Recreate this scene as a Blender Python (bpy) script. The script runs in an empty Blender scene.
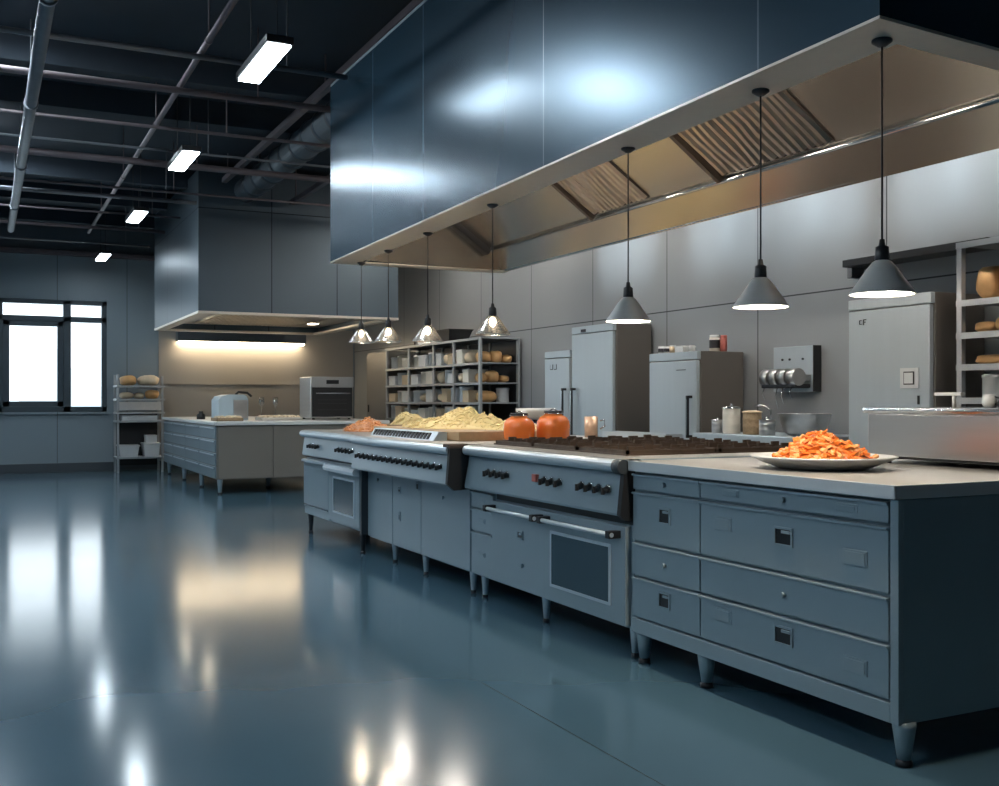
import bpy, bmesh, math, random
from mathutils import Vector, Matrix, noise
R = random.Random(7)
SC = bpy.context.scene
COL = SC.collection
PI = math.pi

# ------------------------------------------------------------------ materials
def mat(name, col, rough=.5, metal=0., emit=None, es=0., noise_amt=0., noise_scale=8., bump=0., coat=0., spec=.5,
        trans=0., stretch=None, aniso=0., sss=0.):
    m = bpy.data.materials.new(name); m.use_nodes = True
    nt = m.node_tree; b = nt.nodes['Principled BSDF']
    b.inputs['Base Color'].default_value = (*col, 1)
    b.inputs['Roughness'].default_value = rough
    b.inputs['Metallic'].default_value = metal
    b.inputs['Coat Weight'].default_value = coat
    b.inputs['Specular IOR Level'].default_value = spec
    if aniso: b.inputs['Anisotropic'].default_value = aniso
    if sss:
        b.inputs['Subsurface Weight'].default_value = sss
        b.inputs['Subsurface Radius'].default_value = (.02, .01, .005)
    if trans: b.inputs['Transmission Weight'].default_value = trans
    if emit:
        b.inputs['Emission Color'].default_value = (*emit, 1); b.inputs['Emission Strength'].default_value = es
    tc = nt.nodes.new('ShaderNodeTexCoord'); mp = nt.nodes.new('ShaderNodeMapping')
    nt.links.new(tc.outputs['Object'], mp.inputs['Vector'])
    if stretch: mp.inputs['Scale'].default_value = stretch
    nz = nt.nodes.new('ShaderNodeTexNoise'); nz.inputs['Scale'].default_value = noise_scale
    nz.inputs['Detail'].default_value = 4
    nt.links.new(mp.outputs[0], nz.inputs['Vector'])
    if noise_amt:
        mx = nt.nodes.new('ShaderNodeMix'); mx.data_type = 'RGBA'
        mx.inputs['A'].default_value = (*[c*(1-noise_amt) for c in col], 1)
        mx.inputs['B'].default_value = (*[min(1, c*(1+noise_amt)) for c in col], 1)
        nt.links.new(nz.outputs['Fac'], mx.inputs['Factor'])
        nt.links.new(mx.outputs['Result'], b.inputs['Base Color'])
    if bump:
        bp = nt.nodes.new('ShaderNodeBump'); bp.inputs['Strength'].default_value = bump
        bp.inputs['Distance'].default_value = .01
        nt.links.new(nz.outputs['Fac'], bp.inputs['Height']); nt.links.new(bp.outputs[0], b.inputs['Normal'])
    return m

def panel_mat(name, col, rough, metal, lines, seam=(.02, .02, .02), w=.004, noise_amt=.05, coat=0., spec=.5, rough_var=0.):
    """sheet panels: lines is a list of (axis, [positions]) where the seams between panels run"""
    m = mat(name, col, rough, metal, coat=coat, spec=spec)
    nt = m.node_tree; b = nt.nodes['Principled BSDF']; L = nt.links.new
    tc = nt.nodes.new('ShaderNodeTexCoord'); sp = nt.nodes.new('ShaderNodeSeparateXYZ')
    L(tc.outputs['Object'], sp.inputs[0])
    cur = None
    for ax, ps in lines:
        for p in ps:
            n = nt.nodes.new('ShaderNodeMath'); n.operation = 'COMPARE'
            n.inputs[1].default_value = p; n.inputs[2].default_value = w
            L(sp.outputs[ax], n.inputs[0])
            if cur is None: cur = n
            else:
                a = nt.nodes.new('ShaderNodeMath'); a.operation = 'MAXIMUM'
                L(cur.outputs[0], a.inputs[0]); L(n.outputs[0], a.inputs[1]); cur = a
    nz = nt.nodes.new('ShaderNodeTexNoise'); nz.inputs['Scale'].default_value = 1.3
    L(tc.outputs['Object'], nz.inputs['Vector'])
    mx = nt.nodes.new('ShaderNodeMix'); mx.data_type = 'RGBA'
    mx.inputs['A'].default_value = (*[c*(1-noise_amt) for c in col], 1)
    mx.inputs['B'].default_value = (*[c*(1+noise_amt) for c in col], 1)
    L(nz.outputs['Fac'], mx.inputs['Factor'])
    m2 = nt.nodes.new('ShaderNodeMix'); m2.data_type = 'RGBA'
    m2.inputs['B'].default_value = (*seam, 1)
    L(mx.outputs['Result'], m2.inputs['A'])
    if cur is not None: L(cur.outputs[0], m2.inputs['Factor'])
    else: m2.inputs['Factor'].default_value = 0
    L(m2.outputs['Result'], b.inputs['Base Color'])
    if rough_var:
        mr = nt.nodes.new('ShaderNodeMapRange'); mr.inputs['To Min'].default_value = rough-rough_var
        mr.inputs['To Max'].default_value = rough+rough_var
        L(nz.outputs['Fac'], mr.inputs['Value']); L(mr.outputs[0], b.inputs['Roughness'])
    return m

M = {}
M['paint'] = mat('blue_grey_cabinet_paint', (.25, .325, .37), .36, .15, noise_amt=.06, noise_scale=3)
M['paint2'] = mat('grey_far_cabinet', (.25, .235, .215), .4, .3, noise_amt=.05, noise_scale=3)
M['dpaint'] = mat('dark_side_panel', (.035, .045, .055), .42, .2)
M['black'] = mat('black_plastic', (.012, .013, .015), .4)
M['dark'] = mat('dark_metal', (.05, .05, .055), .4, .6)
M['steel'] = mat('brushed_steel', (.62, .62, .62), .3, 1., noise_amt=.08, noise_scale=30, stretch=(1, .05, 1), bump=.03)
M['top'] = mat('worktop_steel', (.62, .60, .57), .36, .75, noise_amt=.1, noise_scale=12, stretch=(1, .1, 1))
M['rail'] = mat('rail_steel', (.56, .64, .70), .34, .45)
M['chrome'] = mat('chrome', (.75, .75, .76), .15, 1.)
M['hoodin'] = mat('hood_inner_steel', (.80, .72, .62), .36, .4, noise_amt=.05, noise_scale=20, stretch=(1, 1, .1))
M['hoodpan'] = mat('hood_panel_steel', (.54, .50, .445), .27, .95, noise_amt=.05, noise_scale=20, stretch=(1, 1, .1))
M['baffle'] = mat('baffle_filter_steel', (.60, .53, .45), .3, 1., noise_amt=.2, noise_scale=10, bump=.2)
M['slot'] = mat('filter_slot', (.05, .035, .025), .6)
M['white'] = mat('white_enamel', (.75, .76, .76), .3)
M['plastic'] = mat('white_plastic', (.74, .76, .77), .45, noise_amt=.05)
M['fridge'] = mat('fridge_door_steel', (.50, .56, .60), .36, .3, noise_amt=.04, noise_scale=20, stretch=(1, 1, .05))
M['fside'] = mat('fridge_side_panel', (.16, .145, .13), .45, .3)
M['pipe'] = mat('ceiling_pipe_paint', (.17, .18, .20), .45, .3, noise_amt=.15)
M['rust'] = mat('ceiling_rail_paint', (.15, .12, .13), .5, .2, noise_amt=.2)
M['duct'] = mat('duct_sheet', (.10, .12, .14), .45, .4)
M['glassdark'] = mat('oven_glass', (.045, .075, .095), .08, .0, spec=.8)
M['frame'] = mat('window_frame_paint', (.055, .08, .10), .4)
M['light'] = mat('panel_diffuser', (.9, .95, 1), .5, emit=(.80, .92, 1), es=26)
M['aisle_fill'] = mat('aisle_fill_diffuser', (1, .95, .9), .5, emit=(1, .93, .84), es=65)
M['bulb'] = mat('warm_bulb', (1, .9, .75), .3, emit=(1, .88, .70), es=13)
M['warm'] = mat('warm_strip', (1, .9, .7), .3, emit=(1, .80, .54), es=13)
M['hoodspot'] = mat('hood_downlight', (1, .9, .7), .3, emit=(1, .86, .64), es=20)
M['hoodfill'] = mat('hood_fill_glass', (1, .9, .7), .3, emit=(1, .89, .75), es=100)
M['shade'] = mat('spun_aluminium', (.80, .79, .77), .3, .3)
M['carrot'] = mat('carrot_orange', (.85, .22, .035), .4, noise_amt=.3, noise_scale=40, sss=.1)
M['carrot2'] = mat('carrot_pale', (.92, .42, .16), .4, noise_amt=.2, noise_scale=40)
M['salmon'] = mat('shred_salmon', (.92, .48, .28), .5, noise_amt=.2, noise_scale=30)
M['pasta'] = mat('pasta_yellow', (.90, .72, .36), .5, noise_amt=.12, noise_scale=30)
M['wood'] = mat('pale_wood', (.52, .35, .20), .5, noise_amt=.2, noise_scale=4, stretch=(8, 1, 8))
M['jar'] = mat('orange_sauce_glass', (.95, .21, .035), .18, coat=.6, noise_amt=.12, noise_scale=6)
M['brass'] = mat('copper_cup', (.78, .52, .36), .42, .5)
M['bread'] = mat('bread_crust', (.72, .42, .18), .6, noise_amt=.3, noise_scale=9, bump=.3)
M['bread2'] = mat('pale_bread', (.82, .66, .46), .6, noise_amt=.2, noise_scale=9, bump=.3)
M['cream'] = mat('cream_wrap', (.82, .78, .69), .6, noise_amt=.1)
M['tan'] = mat('tan_card', (.72, .57, .38), .7, noise_amt=.1)
M['wicker'] = mat('wicker', (.38, .27, .16), .7, noise_amt=.4, noise_scale=60, bump=.6)
M['red'] = mat('red_tin', (.50, .13, .10), .4)
M['rack'] = mat('rack_steel', (.45, .47, .49), .4, .6)
M['blueapp'] = mat('blue_white_appliance', (.50, .62, .70), .35, .2)
M['ink'] = mat('print_ink', (.03, .03, .04), .6)
M['iron'] = mat('cast_iron_brown', (.085, .06, .045), .5, .4, noise_amt=.4, noise_scale=20, bump=.3)
M['hill'] = mat('distant_haze_pale', (.60, .68, .72), .9)  # pale tone paints haze into the distant buildings and ground
M['hood'] = panel_mat('hood_blue_panels', (.036, .080, .118), .25, .4,
                      [('Y', [2.92, 4.50, 6.06, 7.0])], seam=(.16, .22, .27), w=.004, noise_amt=.08)
M['fhood'] = panel_mat('far_hood_panels', (.12, .155, .185), .38, .6,
                       [('X', [3.25, 4.1]), ('Y', [14.3, 15.5]), ('Z', [3.55])], seam=(.03, .04, .05), w=.006)
M['wallr'] = panel_mat('wall_panels_right', (.31, .325, .335), .36, .2,
                       [('Y', [1.6, 3.0, 4.4, 5.95, 7.45, 8.85, 10.3, 11.8, 13.3, 14.8, 16.3]), ('Z', [2.1])],
                       seam=(.04, .045, .05), w=.006, noise_amt=.06)
M['wallf'] = panel_mat('wall_panels_far', (.25, .31, .35), .42, .05,
                       [('X', [.05, 1.1, 2.2, 3.3, 4.4, 5.4])], seam=(.1, .12, .13), w=.006, noise_amt=.05)
M['walld'] = mat('wall_dark_paint', (.10, .12, .14), .6)
M['ceil'] = mat('ceiling_dark', (.022, .032, .045), .8, noise_amt=.3, noise_scale=1.5)
M['base'] = mat('baseboard_paint', (.055, .07, .085), .4)
M['warmwall'] = mat('wall_beige_warm_glow', (.40, .375, .34), .35, .3)
M['floor'] = panel_mat('floor_epoxy', (.070, .138, .190), .135, 0., [('X', [-1.6, 1.9]), ('Y', [1.35, 5.1, 9.2])],
                       seam=(.03, .06, .08), w=.003, noise_amt=.12, spec=.95, rough_var=.02)
g = bpy.data.materials.new('shade_glass'); g.use_nodes = True
nt = g.node_tree; nt.nodes.clear()
o_ = nt.nodes.new('ShaderNodeOutputMaterial'); t_ = nt.nodes.new('ShaderNodeBsdfTransparent'); s_ = nt.nodes.new('ShaderNodeBsdfGlossy')
t_.inputs[0].default_value = (.80, .78, .74, 1); s_.inputs['Roughness'].default_value = .25; s_.inputs[0].default_value = (.8, .8, .8, 1)
mx_ = nt.nodes.new('ShaderNodeMixShader'); mx_.inputs[0].default_value = .42
nt.links.new(t_.outputs[0], mx_.inputs[1]); nt.links.new(s_.outputs[0], mx_.inputs[2]); nt.links.new(mx_.outputs[0], o_.inputs[0])
M['glass'] = g
g2 = g.copy(); g2.name = 'window_glass'
for n in g2.node_tree.nodes:
    if n.type == 'BSDF_TRANSPARENT': n.inputs[0].default_value = (.97, .99, 1, 1)
    if n.type == 'MIX_SHADER': n.inputs[0].default_value = .04
    if n.type == 'BSDF_GLOSSY': n.inputs['Roughness'].default_value = .05
M['wglass'] = g2

# ------------------------------------------------------------------ mesh builder
class MB:
    def __init__(s): s.bm = bmesh.new()
    def _m(s, faces, k):
        for f in faces: f.material_index = k
    def box(s, x0, y0, z0, x1, y1, z1, bev=0., k=0, rot=None):
        x0, x1 = sorted((x0, x1)); y0, y1 = sorted((y0, y1)); z0, z1 = sorted((z0, z1))
        r = bmesh.ops.create_cube(s.bm, size=1)
        vs = r['verts']
        c = Vector(((x0+x1)/2, (y0+y1)/2, (z0+z1)/2))
        for v in vs:
            v.co = Vector((v.co.x*(x1-x0), v.co.y*(y1-y0), v.co.z*(z1-z0)))
            if rot: v.co = rot @ v.co
            v.co += c
        fs = {f for v in vs for f in v.link_faces}
        s._m(fs, k)
        if bev > 0:
            es = {e for v in vs for e in v.link_edges}
            bv = bmesh.ops.bevel(s.bm, geom=list(es), offset=bev, segments=2, affect='EDGES', profile=.6)
            s._m(bv['faces'], k)
        return s
    def ring(s, c, u, v, r, n):
        return [s.bm.verts.new(c + u*(r*math.cos(2*PI*i/n)) + v*(r*math.sin(2*PI*i/n))) for i in range(n)]
    def cyl(s, p0, p1, r0, r1=None, n=16, k=0, cap=True):
        r1 = r0 if r1 is None else r1
        p0, p1 = Vector(p0), Vector(p1); d = (p1-p0).normalized()
        u = d.orthogonal().normalized(); v = d.cross(u)
        a = s.ring(p0, u, v, r0, n); b = s.ring(p1, u, v, r1, n)
        fs = [s.bm.faces.new((a[i], a[(i+1) % n], b[(i+1) % n], b[i])) for i in range(n)]
        for f in fs: f.smooth = True
        if cap: fs += [s.bm.faces.new(a[::-1]), s.bm.faces.new(b)]
        s._m(fs, k); return s
    def tube(s, pts, r, n=8, k=0):
        pts = [Vector(p) for p in pts]; rings = []
        up = Vector((.13, .21, .97)).normalized()
        for i, p in enumerate(pts):
            d = (pts[min(i+1, len(pts)-1)] - pts[max(i-1, 0)]).normalized()
            u = d.cross(up)
            if u.length < .05: u = d.cross(Vector((1, .1, 0)))
            u.normalize(); v = d.cross(u)
            rings.append(s.ring(p, u, v, r, n))
        fs = []
        for a, b in zip(rings, rings[1:]):
            for i in range(n):
                fs.append(s.bm.faces.new((a[i], a[(i+1) % n], b[(i+1) % n], b[i])))
        for f in fs: f.smooth = True
        fs += [s.bm.faces.new(rings[0][::-1]), s.bm.faces.new(rings[-1])]
        s._m(fs, k); return s
    def lathe(s, prof, c=(0, 0, 0), n=32, k=0, close=False):
        c = Vector(c); rings = []
        for r, z in prof:
            if r < 1e-5: rings.append([s.bm.verts.new(c+Vector((0, 0, z)))])
            else: rings.append(s.ring(c+Vector((0, 0, z)), Vector((1, 0, 0)), Vector((0, 1, 0)), r, n))
        if close: rings.append(rings[0])
        fs = []
        for a, b in zip(rings, rings[1:]):
            if len(a) == 1 and len(b) == 1: continue
            for i in range(n):
                j = (i+1) % n
                if len(a) == 1: fs.append(s.bm.faces.new((a[0], b[j], b[i])))
                elif len(b) == 1: fs.append(s.bm.faces.new((a[i], a[j], b[0])))
                else: fs.append(s.bm.faces.new((a[i], a[j], b[j], b[i])))
        for f in fs: f.smooth = True
        s._m(fs, k); return s
    def prism(s, prof, ax, a0, a1, k=0, smooth=False):
        """prof: 2D outline; ax 'Y' -> (x,z) outline swept along y; 'X' -> (y,z); 'Z' -> (x,y)"""
        def P(p, t):
            return {'Y': (p[0], t, p[1]), 'X': (t, p[0], p[1]), 'Z': (p[0], p[1], t)}[ax]
        a = [s.bm.verts.new(P(p, a0)) for p in prof]; b = [s.bm.verts.new(P(p, a1)) for p in prof]
        n = len(prof)
        fs = [s.bm.faces.new((a[i], a[(i+1) % n], b[(i+1) % n], b[i])) for i in range(n)]
        if smooth:
            for f in fs: f.smooth = True
        fs += [s.bm.faces.new(a[::-1]), s.bm.faces.new(b)]
        s._m(fs, k); return s
    def hexa(s, v8, k=0):
        """8 corners: bottom 4 then top 4"""
        v = [s.bm.verts.new(p) for p in v8]
        fs = [s.bm.faces.new([v[i] for i in q]) for q in ((3, 2, 1, 0), (4, 5, 6, 7), (0, 1, 5, 4), (1, 2, 6, 5), (2, 3, 7, 6), (3, 0, 4, 7))]
        s._m(fs, k); return s
    def blob(s, c, sx, sy, sz, amp=.1, seed=0, k=0, sub=3, flat=None, sq=1.):
        r = bmesh.ops.create_icosphere(s.bm, subdivisions=sub, radius=1)
        c = Vector(c)
        for v in r['verts']:
            p = v.co.copy()
            if sq != 1.: p = Vector([math.copysign(abs(q)**sq, q) for q in p])
            p *= 1+amp*noise.noise(p*1.7+Vector((seed*3.1, seed, 0)))
            p = Vector((p.x*sx, p.y*sy, p.z*sz))
            if flat is not None and p.z < flat: p.z = flat
            v.co = c+p
        fs = {f for v in r['verts'] for f in v.link_faces}
        for f in fs: f.smooth = True
        s._m(fs, k); return s
    def build(s, name, mats, parent=None, org=None):
        if not isinstance(mats, (list, tuple)): mats = [mats]
        bm = s.bm
        bmesh.ops.recalc_face_normals(bm, faces=bm.faces)
        if parent is not None:
            r = parent
            while r.parent: r = r.parent
            off = Vector(r['_o'])
        elif org is not None: off = Vector(org)
        else:
            xs = [v.co for v in bm.verts]
            off = Vector(((min(v.x for v in xs)+max(v.x for v in xs))/2, (min(v.y for v in xs)+max(v.y for v in xs))/2, min(v.z for v in xs)))
        for v in bm.verts: v.co -= off
        me = bpy.data.meshes.new(name); bm.to_mesh(me); bm.free()
        for m in mats: me.materials.append(M[m])
        o = bpy.data.objects.new(name, me); COL.objects.link(o)
        if parent is not None: o.parent = parent
        else: o.location = off; o['_o'] = tuple(off)
        return o

def tag(o, label, cat, group=None, kind=None):
    if label: o['label'] = label
    if cat: o['category'] = cat
    if group: o['group'] = group
    if kind: o['kind'] = kind
    return o
def thing(name, loc, label, cat, group=None):
    o = bpy.data.objects.new(name, None); COL.objects.link(o); o.location = loc; o['_o'] = tuple(loc)
    o.empty_display_size = .1
    return tag(o, label, cat, group)
def struct(o):
    o['kind'] = 'structure'; return o
def copy_tree(o, parent=None, loc=None, label=None, rz=None):
    c = o.copy(); COL.objects.link(c); c.parent = parent
    if loc is not None: c.location = loc; c['_o'] = tuple(loc)
    if label: c['label'] = label
    if rz is not None: c.rotation_euler[2] = rz
    for ch in list(o.children): copy_tree(ch, c)
    return c
def box(*a, **k): return MB().box(*a, **k)

# ------------------------------------------------------------------ camera
F = 1050.; YAW = math.atan(516/F)
cd = bpy.data.cameras.new('camera'); cam = bpy.data.objects.new('camera', cd); COL.objects.link(cam)
cam.location = (0, 0, 1.2); cam.rotation_euler = (PI/2, 0, -YAW)
cd.sensor_fit = 'HORIZONTAL'; cd.sensor_width = 36; cd.lens = 36*F/999; cd.shift_y = 7/999; cd.clip_end = 500
SC.camera = cam

# ------------------------------------------------------------------ room shell
XL, XR, YB, YF, ZC = -4.6, 6.25, -3.2, 18.9, 4.15
O0 = (0, 0, 0)
struct(box(XL-.2, YB-.2, -.2, XR+.2, YF+.2, 0).build('floor', 'floor', org=O0))
struct(box(XL-.2, YB-.2, ZC, XR+.2, YF+.2, ZC+.2).build('ceiling', 'ceil', org=O0))
WX0, WX1, WZ0, WZ1 = -1.9, 1.87, 1.0, 2.86
m = MB()
m.box(XL-.2, YF, 0, XR+.2, YF+.2, WZ0); m.box(XL-.2, YF, WZ1, XR+.2, YF+.2, 3.62)
m.box(XL-.2, YF, WZ0, WX0, YF+.2, WZ1); m.box(WX1, YF, WZ0, XR+.2, YF+.2, WZ1)
m.box(XL-.2, YF, 3.62, XR+.2, YF+.2, ZC, k=1)
struct(m.build('wall_far', ['wallf', 'walld'], org=O0))
struct(box(XR, YB-.2, 0, XR+.2, YF+.2, ZC).build('wall_right', 'wallr', org=O0))
struct(box(XL-.2, YB-.2, 0, XL, YF+.2, ZC).build('wall_left', 'wallf', org=O0))
struct(box(XL-.2, YB-.2, 0, XR+.2, YB, ZC).build('wall_back', 'wallf', org=O0))
struct(box(XL, YF-.02, 0, XR-.03, YF, .15, bev=.004).build('baseboard_far', 'base', org=O0))
struct(box(XR-.02, YB, 0, XR, YF-.02, .15, bev=.004).build('baseboard_right', 'base', org=O0))
struct(box(XL, YF-.12, 3.60, XR-.02, YF, 3.68, bev=.01).build('trim_1', 'rust', org=O0))
m = box(2.72, YF-.02, .15, XR-.03, YF, 2.5); m.box(2.72, YF-.035, 1.475, XR-.03, YF, 1.495)  # beige sheet paints in the warm lamp glow on the far wall
struct(m.build('trim_2', 'warmwall', org=O0))
# window
w = bpy.data.objects.new('window_1', None); COL.objects.link(w); w.location = (0, YF, WZ0); w['_o'] = (0, YF, WZ0); struct(w)
m = MB(); fy0, fy1 = YF-.04, YF+.1
m.box(WX0, fy0, WZ0, WX1, fy1, WZ0+.09, bev=.006); m.box(WX0, fy0, WZ1-.07, WX1, fy1, WZ1, bev=.006)
m.box(WX0, fy0, WZ0, WX0+.08, fy1, WZ1, bev=.006); m.box(WX1-.08, fy0, WZ0, WX1, fy1, WZ1, bev=.006)
m.box(WX0, fy0, 2.50, WX1, fy1, 2.59, bev=.006)
m.box(1.19, fy0, WZ0, 1.31, fy1, WZ1, bev=.006); m.box(-1.2, fy0, WZ0, -1.08, fy1, WZ1, bev=.006); m.box(.18, fy0, WZ0, .28, fy1, WZ1, bev=.006)
m.box(.28, fy0+.015, WZ0+.09, .38, fy1-.02, 2.5, bev=.005); m.box(1.10, fy0+.015, WZ0+.09, 1.19, fy1-.02, 2.5, bev=.005)
m.box(.28, fy0+.015, WZ0+.09, 1.19, fy1-.02, WZ0+.18, bev=.005); m.box(.28, fy0+.015, 2.42, 1.19, fy1-.02, 2.5, bev=.005)
struct(m.build('window_frame', 'frame', w))
struct(box(WX0+.01, YF+.04, WZ0+.01, WX1-.01, YF+.046, WZ1-.01).build('window_glass', 'wglass', w))
m = MB()
m.box(WX0-.04, YF-.06, WZ0-.04, WX1+.04, YF+.01, WZ0, bev=.006); m.box(WX1, YF-.015, WZ0, WX1+.03, YF+.01, WZ1+.03); m.box(WX0-.03, YF-.015, WZ1, WX1+.03, YF+.01, WZ1+.03)
struct(m.build('window_sill', 'wallf', w))
# far skyline outside the window
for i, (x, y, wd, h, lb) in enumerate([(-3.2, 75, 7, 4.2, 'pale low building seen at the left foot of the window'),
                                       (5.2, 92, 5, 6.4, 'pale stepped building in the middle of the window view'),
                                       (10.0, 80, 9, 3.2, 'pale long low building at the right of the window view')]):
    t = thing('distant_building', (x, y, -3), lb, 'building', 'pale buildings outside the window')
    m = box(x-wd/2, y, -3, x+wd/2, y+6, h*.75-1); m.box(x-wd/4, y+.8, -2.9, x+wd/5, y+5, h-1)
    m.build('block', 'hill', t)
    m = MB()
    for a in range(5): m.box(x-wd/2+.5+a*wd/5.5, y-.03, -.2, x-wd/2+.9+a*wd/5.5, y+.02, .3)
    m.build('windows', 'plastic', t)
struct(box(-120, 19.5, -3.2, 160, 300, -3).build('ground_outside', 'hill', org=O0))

# ------------------------------------------------------------------ ceiling services
ords = ['nearest', 'second', 'third', 'fourth', 'fifth', 'sixth', 'seventh', 'eighth', 'ninth', 'tenth', 'eleventh']
rl = [(7.42, 2.40, .020), (8.30, 6.2, .026), (9.5, 6.2, .015), (10.35, 6.2, .012), (10.95, 6.2, .034), (12.4, 6.2, .013), (12.95, 2.3, .026), (14.1, 2.3, .013), (15.4, 2.3, .022), (16.9, 2.3, .016)]
for i, (y, x1, r) in enumerate(rl):
    m = MB(); m.cyl((XL+.01, y, 3.57), (x1, y, 3.57), r, n=10)
    for xx in (-3, -.8, 1.95): m.cyl((xx, y, 3.57), (xx, y, ZC), .006, n=6)
    tag(m.build('ceiling_rail', 'rust' if i % 3 else 'pipe'), f"{'thick' if r > .024 else 'thin'} steel rail crossing below the dark ceiling, {ords[i]} from the camera", 'rail', 'steel rails crossing below the ceiling')
for (x, y0, y1, z, r, mt, lb) in [(.33, 3.5, 15.6, 3.50, .045, 'pipe', 'thick pale grey pipe running lengthwise under the ceiling left of the lamps'),
                               (1.36, 4.2, 16.2, 3.62, .022, 'rust', 'slim pinkish steel conduit running lengthwise between thick pipe and panel lamps'),
                               (-.02, 4.5, 18.5, 3.50, .028, 'pipe', 'narrow grey pipe running lengthwise, leftmost of the ceiling pipes'),
                               (-.45, 4.5, 18.5, 3.64, .014, 'rust', 'very thin wire conduit at the far left under the ceiling')]:
    m = MB(); m.cyl((x, y0, z), (x, y1, z), r, n=14)
    yy = y0+.6
    while yy < y1: m.cyl((x, yy, z), (x, yy, ZC), .006, n=6); m.cyl((x, yy-.015, z), (x, yy+.015, z), r*1.25, n=14); yy += 2.4
    tag(m.build('ceiling_pipe', mt), lb, 'pipe')
# joists (deep dark beams across, under the slab) and beams beside the duct
for i, y in enumerate([6.2, 9.3, 10.6, 13.9, 15.6, 17.4]):
    struct(box(XL, y-.06, 3.92, XR, y+.06, ZC, bev=.005).build(f'trim_{i+3}', 'ceil', org=O0))
for (x, y0, y1, z, lb) in [(2.62, 4.5, 12.9, 3.86, 'narrow steel beam running lengthwise left of the round duct'),
                           (3.45, 8.3, 12.9, 3.66, 'narrow steel beam running lengthwise right of the round duct')]:
    m = box(x-.03, y0, z-.03, x+.03, y1, z+.03, bev=.004)
    for q in (y0+.3, (y0+y1)/2, y1-.2): m.cyl((x, q, z), (x, q, ZC), .007, n=6)
    tag(m.build('ceiling_beam', 'rust'), lb, 'beam')
t = thing('round_duct', (2.93, 11, 3.62), 'grey segmented round air duct running to the far hood', 'duct')
pr = [(0, 0), (.15, 0)]; q = .2
while q < 4.7: pr += [(.15, q-.03), (.163, q-.018), (.163, q+.018), (.15, q+.03)]; q += .42
pr += [(.15, 4.89), (0, 4.89)]
m = MB().lathe(pr, n=28)
for f in m.bm.faces: f.smooth = False
for v in m.bm.verts: v.co = Vector((2.93+v.co.x, 8.2+v.co.z, 3.80+v.co.y))
for f in m.bm.faces:
    if all(abs(math.hypot(v.co.x-2.93, v.co.z-3.8)-.15) > .005 for v in f.verts): f.material_index = 1
m.build('duct_tube', ['duct', 'dark'], t)
m = MB()
for y in (8.8, 10.6, 12.4): m.box(2.92, y-.01, 3.94, 2.94, y+.01, ZC)
m.build('hanger', 'dark', t)
# panel lamps
def panel_light(loc, label):
    x, y, z = loc
    t = thing('panel_light', loc, label, 'lamp', 'rectangular panel lamps hanging under the ceiling')
    box(x-.085, y-.43, z+.012, x+.085, y+.43, z+.06, bev=.006).build('housing', 'dark', t)
    box(x-.07, y-.41, z, x+.07, y+.41, z+.012).build('diffuser', 'light', t)
    m = MB()
    for q in (-.35, .35): m.cyl((x, y+q, z+.06), (x, y+q, ZC), .004, n=6)
    m.build('hanging_wire', 'dark', t)
    return t
P0 = panel_light((1.62, 6.75, 3.36), 'glowing rectangular ceiling lamp nearest the camera, largest of the row')
for (y, lb) in ((10.0, 'glowing rectangular ceiling lamp, second from the camera'), (13.3, 'glowing rectangular ceiling lamp left of the far hood, third from the camera'),
                (17.3, 'small glowing rectangular ceiling lamp above the window end, farthest')):
    copy_tree(P0, loc=(1.66, y, 3.4), label=lb)
for k_, (x, y) in enumerate([(-1.2, 4.6), (-3.2, 4.2), (-3.2, 11)]):
    copy_tree(P0, loc=(x, y, 3.75), label='unseen rectangular fill lamp added in a second row outside the view')  # second row added out of view as cool fill light
M['fill_flood'] = mat('fill_flood_diffuser', (.9, .95, 1), .5, emit=(.78, .91, 1), es=125)  # for unseen lamps added to give hood highlights and front fill
for (x, y, z, lb) in ((-.33, 8.2, 4.07, 'unseen square fill lamp added beyond the left image border, nearer one'), (-.10, 13.0, 4.07, 'unseen square fill lamp added beyond the left image border, farther one'), (-2.6, 3.1, 3.95, 'unseen square fill lamp added above and left of the camera')):
    t = thing('fill_floodlight', (x, y, z), lb, 'lamp', 'added square fill lamps')
    box(x-.25, y-.28, z+.01, x+.25, y+.28, z+.06, bev=.006).build('housing', 'dark', t)
    box(x-.22, y-.25, z, x+.22, y+.25, z+.01).build('diffuser', 'fill_flood', t)
    MB().cyl((x, y, z+.06), (x, y, ZC), .02, n=10).build('stem', 'dark', t)
def aisle(y):  # row added behind the hood to brighten wall, fridges and rack
    c = copy_tree(P0, loc=(5.1, y, 3.7), label='unseen rectangular fill lamp added in an aisle row behind the long hood')
    for q in c.children:
        if q.name.startswith('diffuser'): q.data = q.data.copy(); q.data.materials[0] = M['aisle_fill']
for y in (3.9, 6.0, 8.75, 11.4, 13.6): aisle(y)
bpy.context.view_layer.update()

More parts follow.
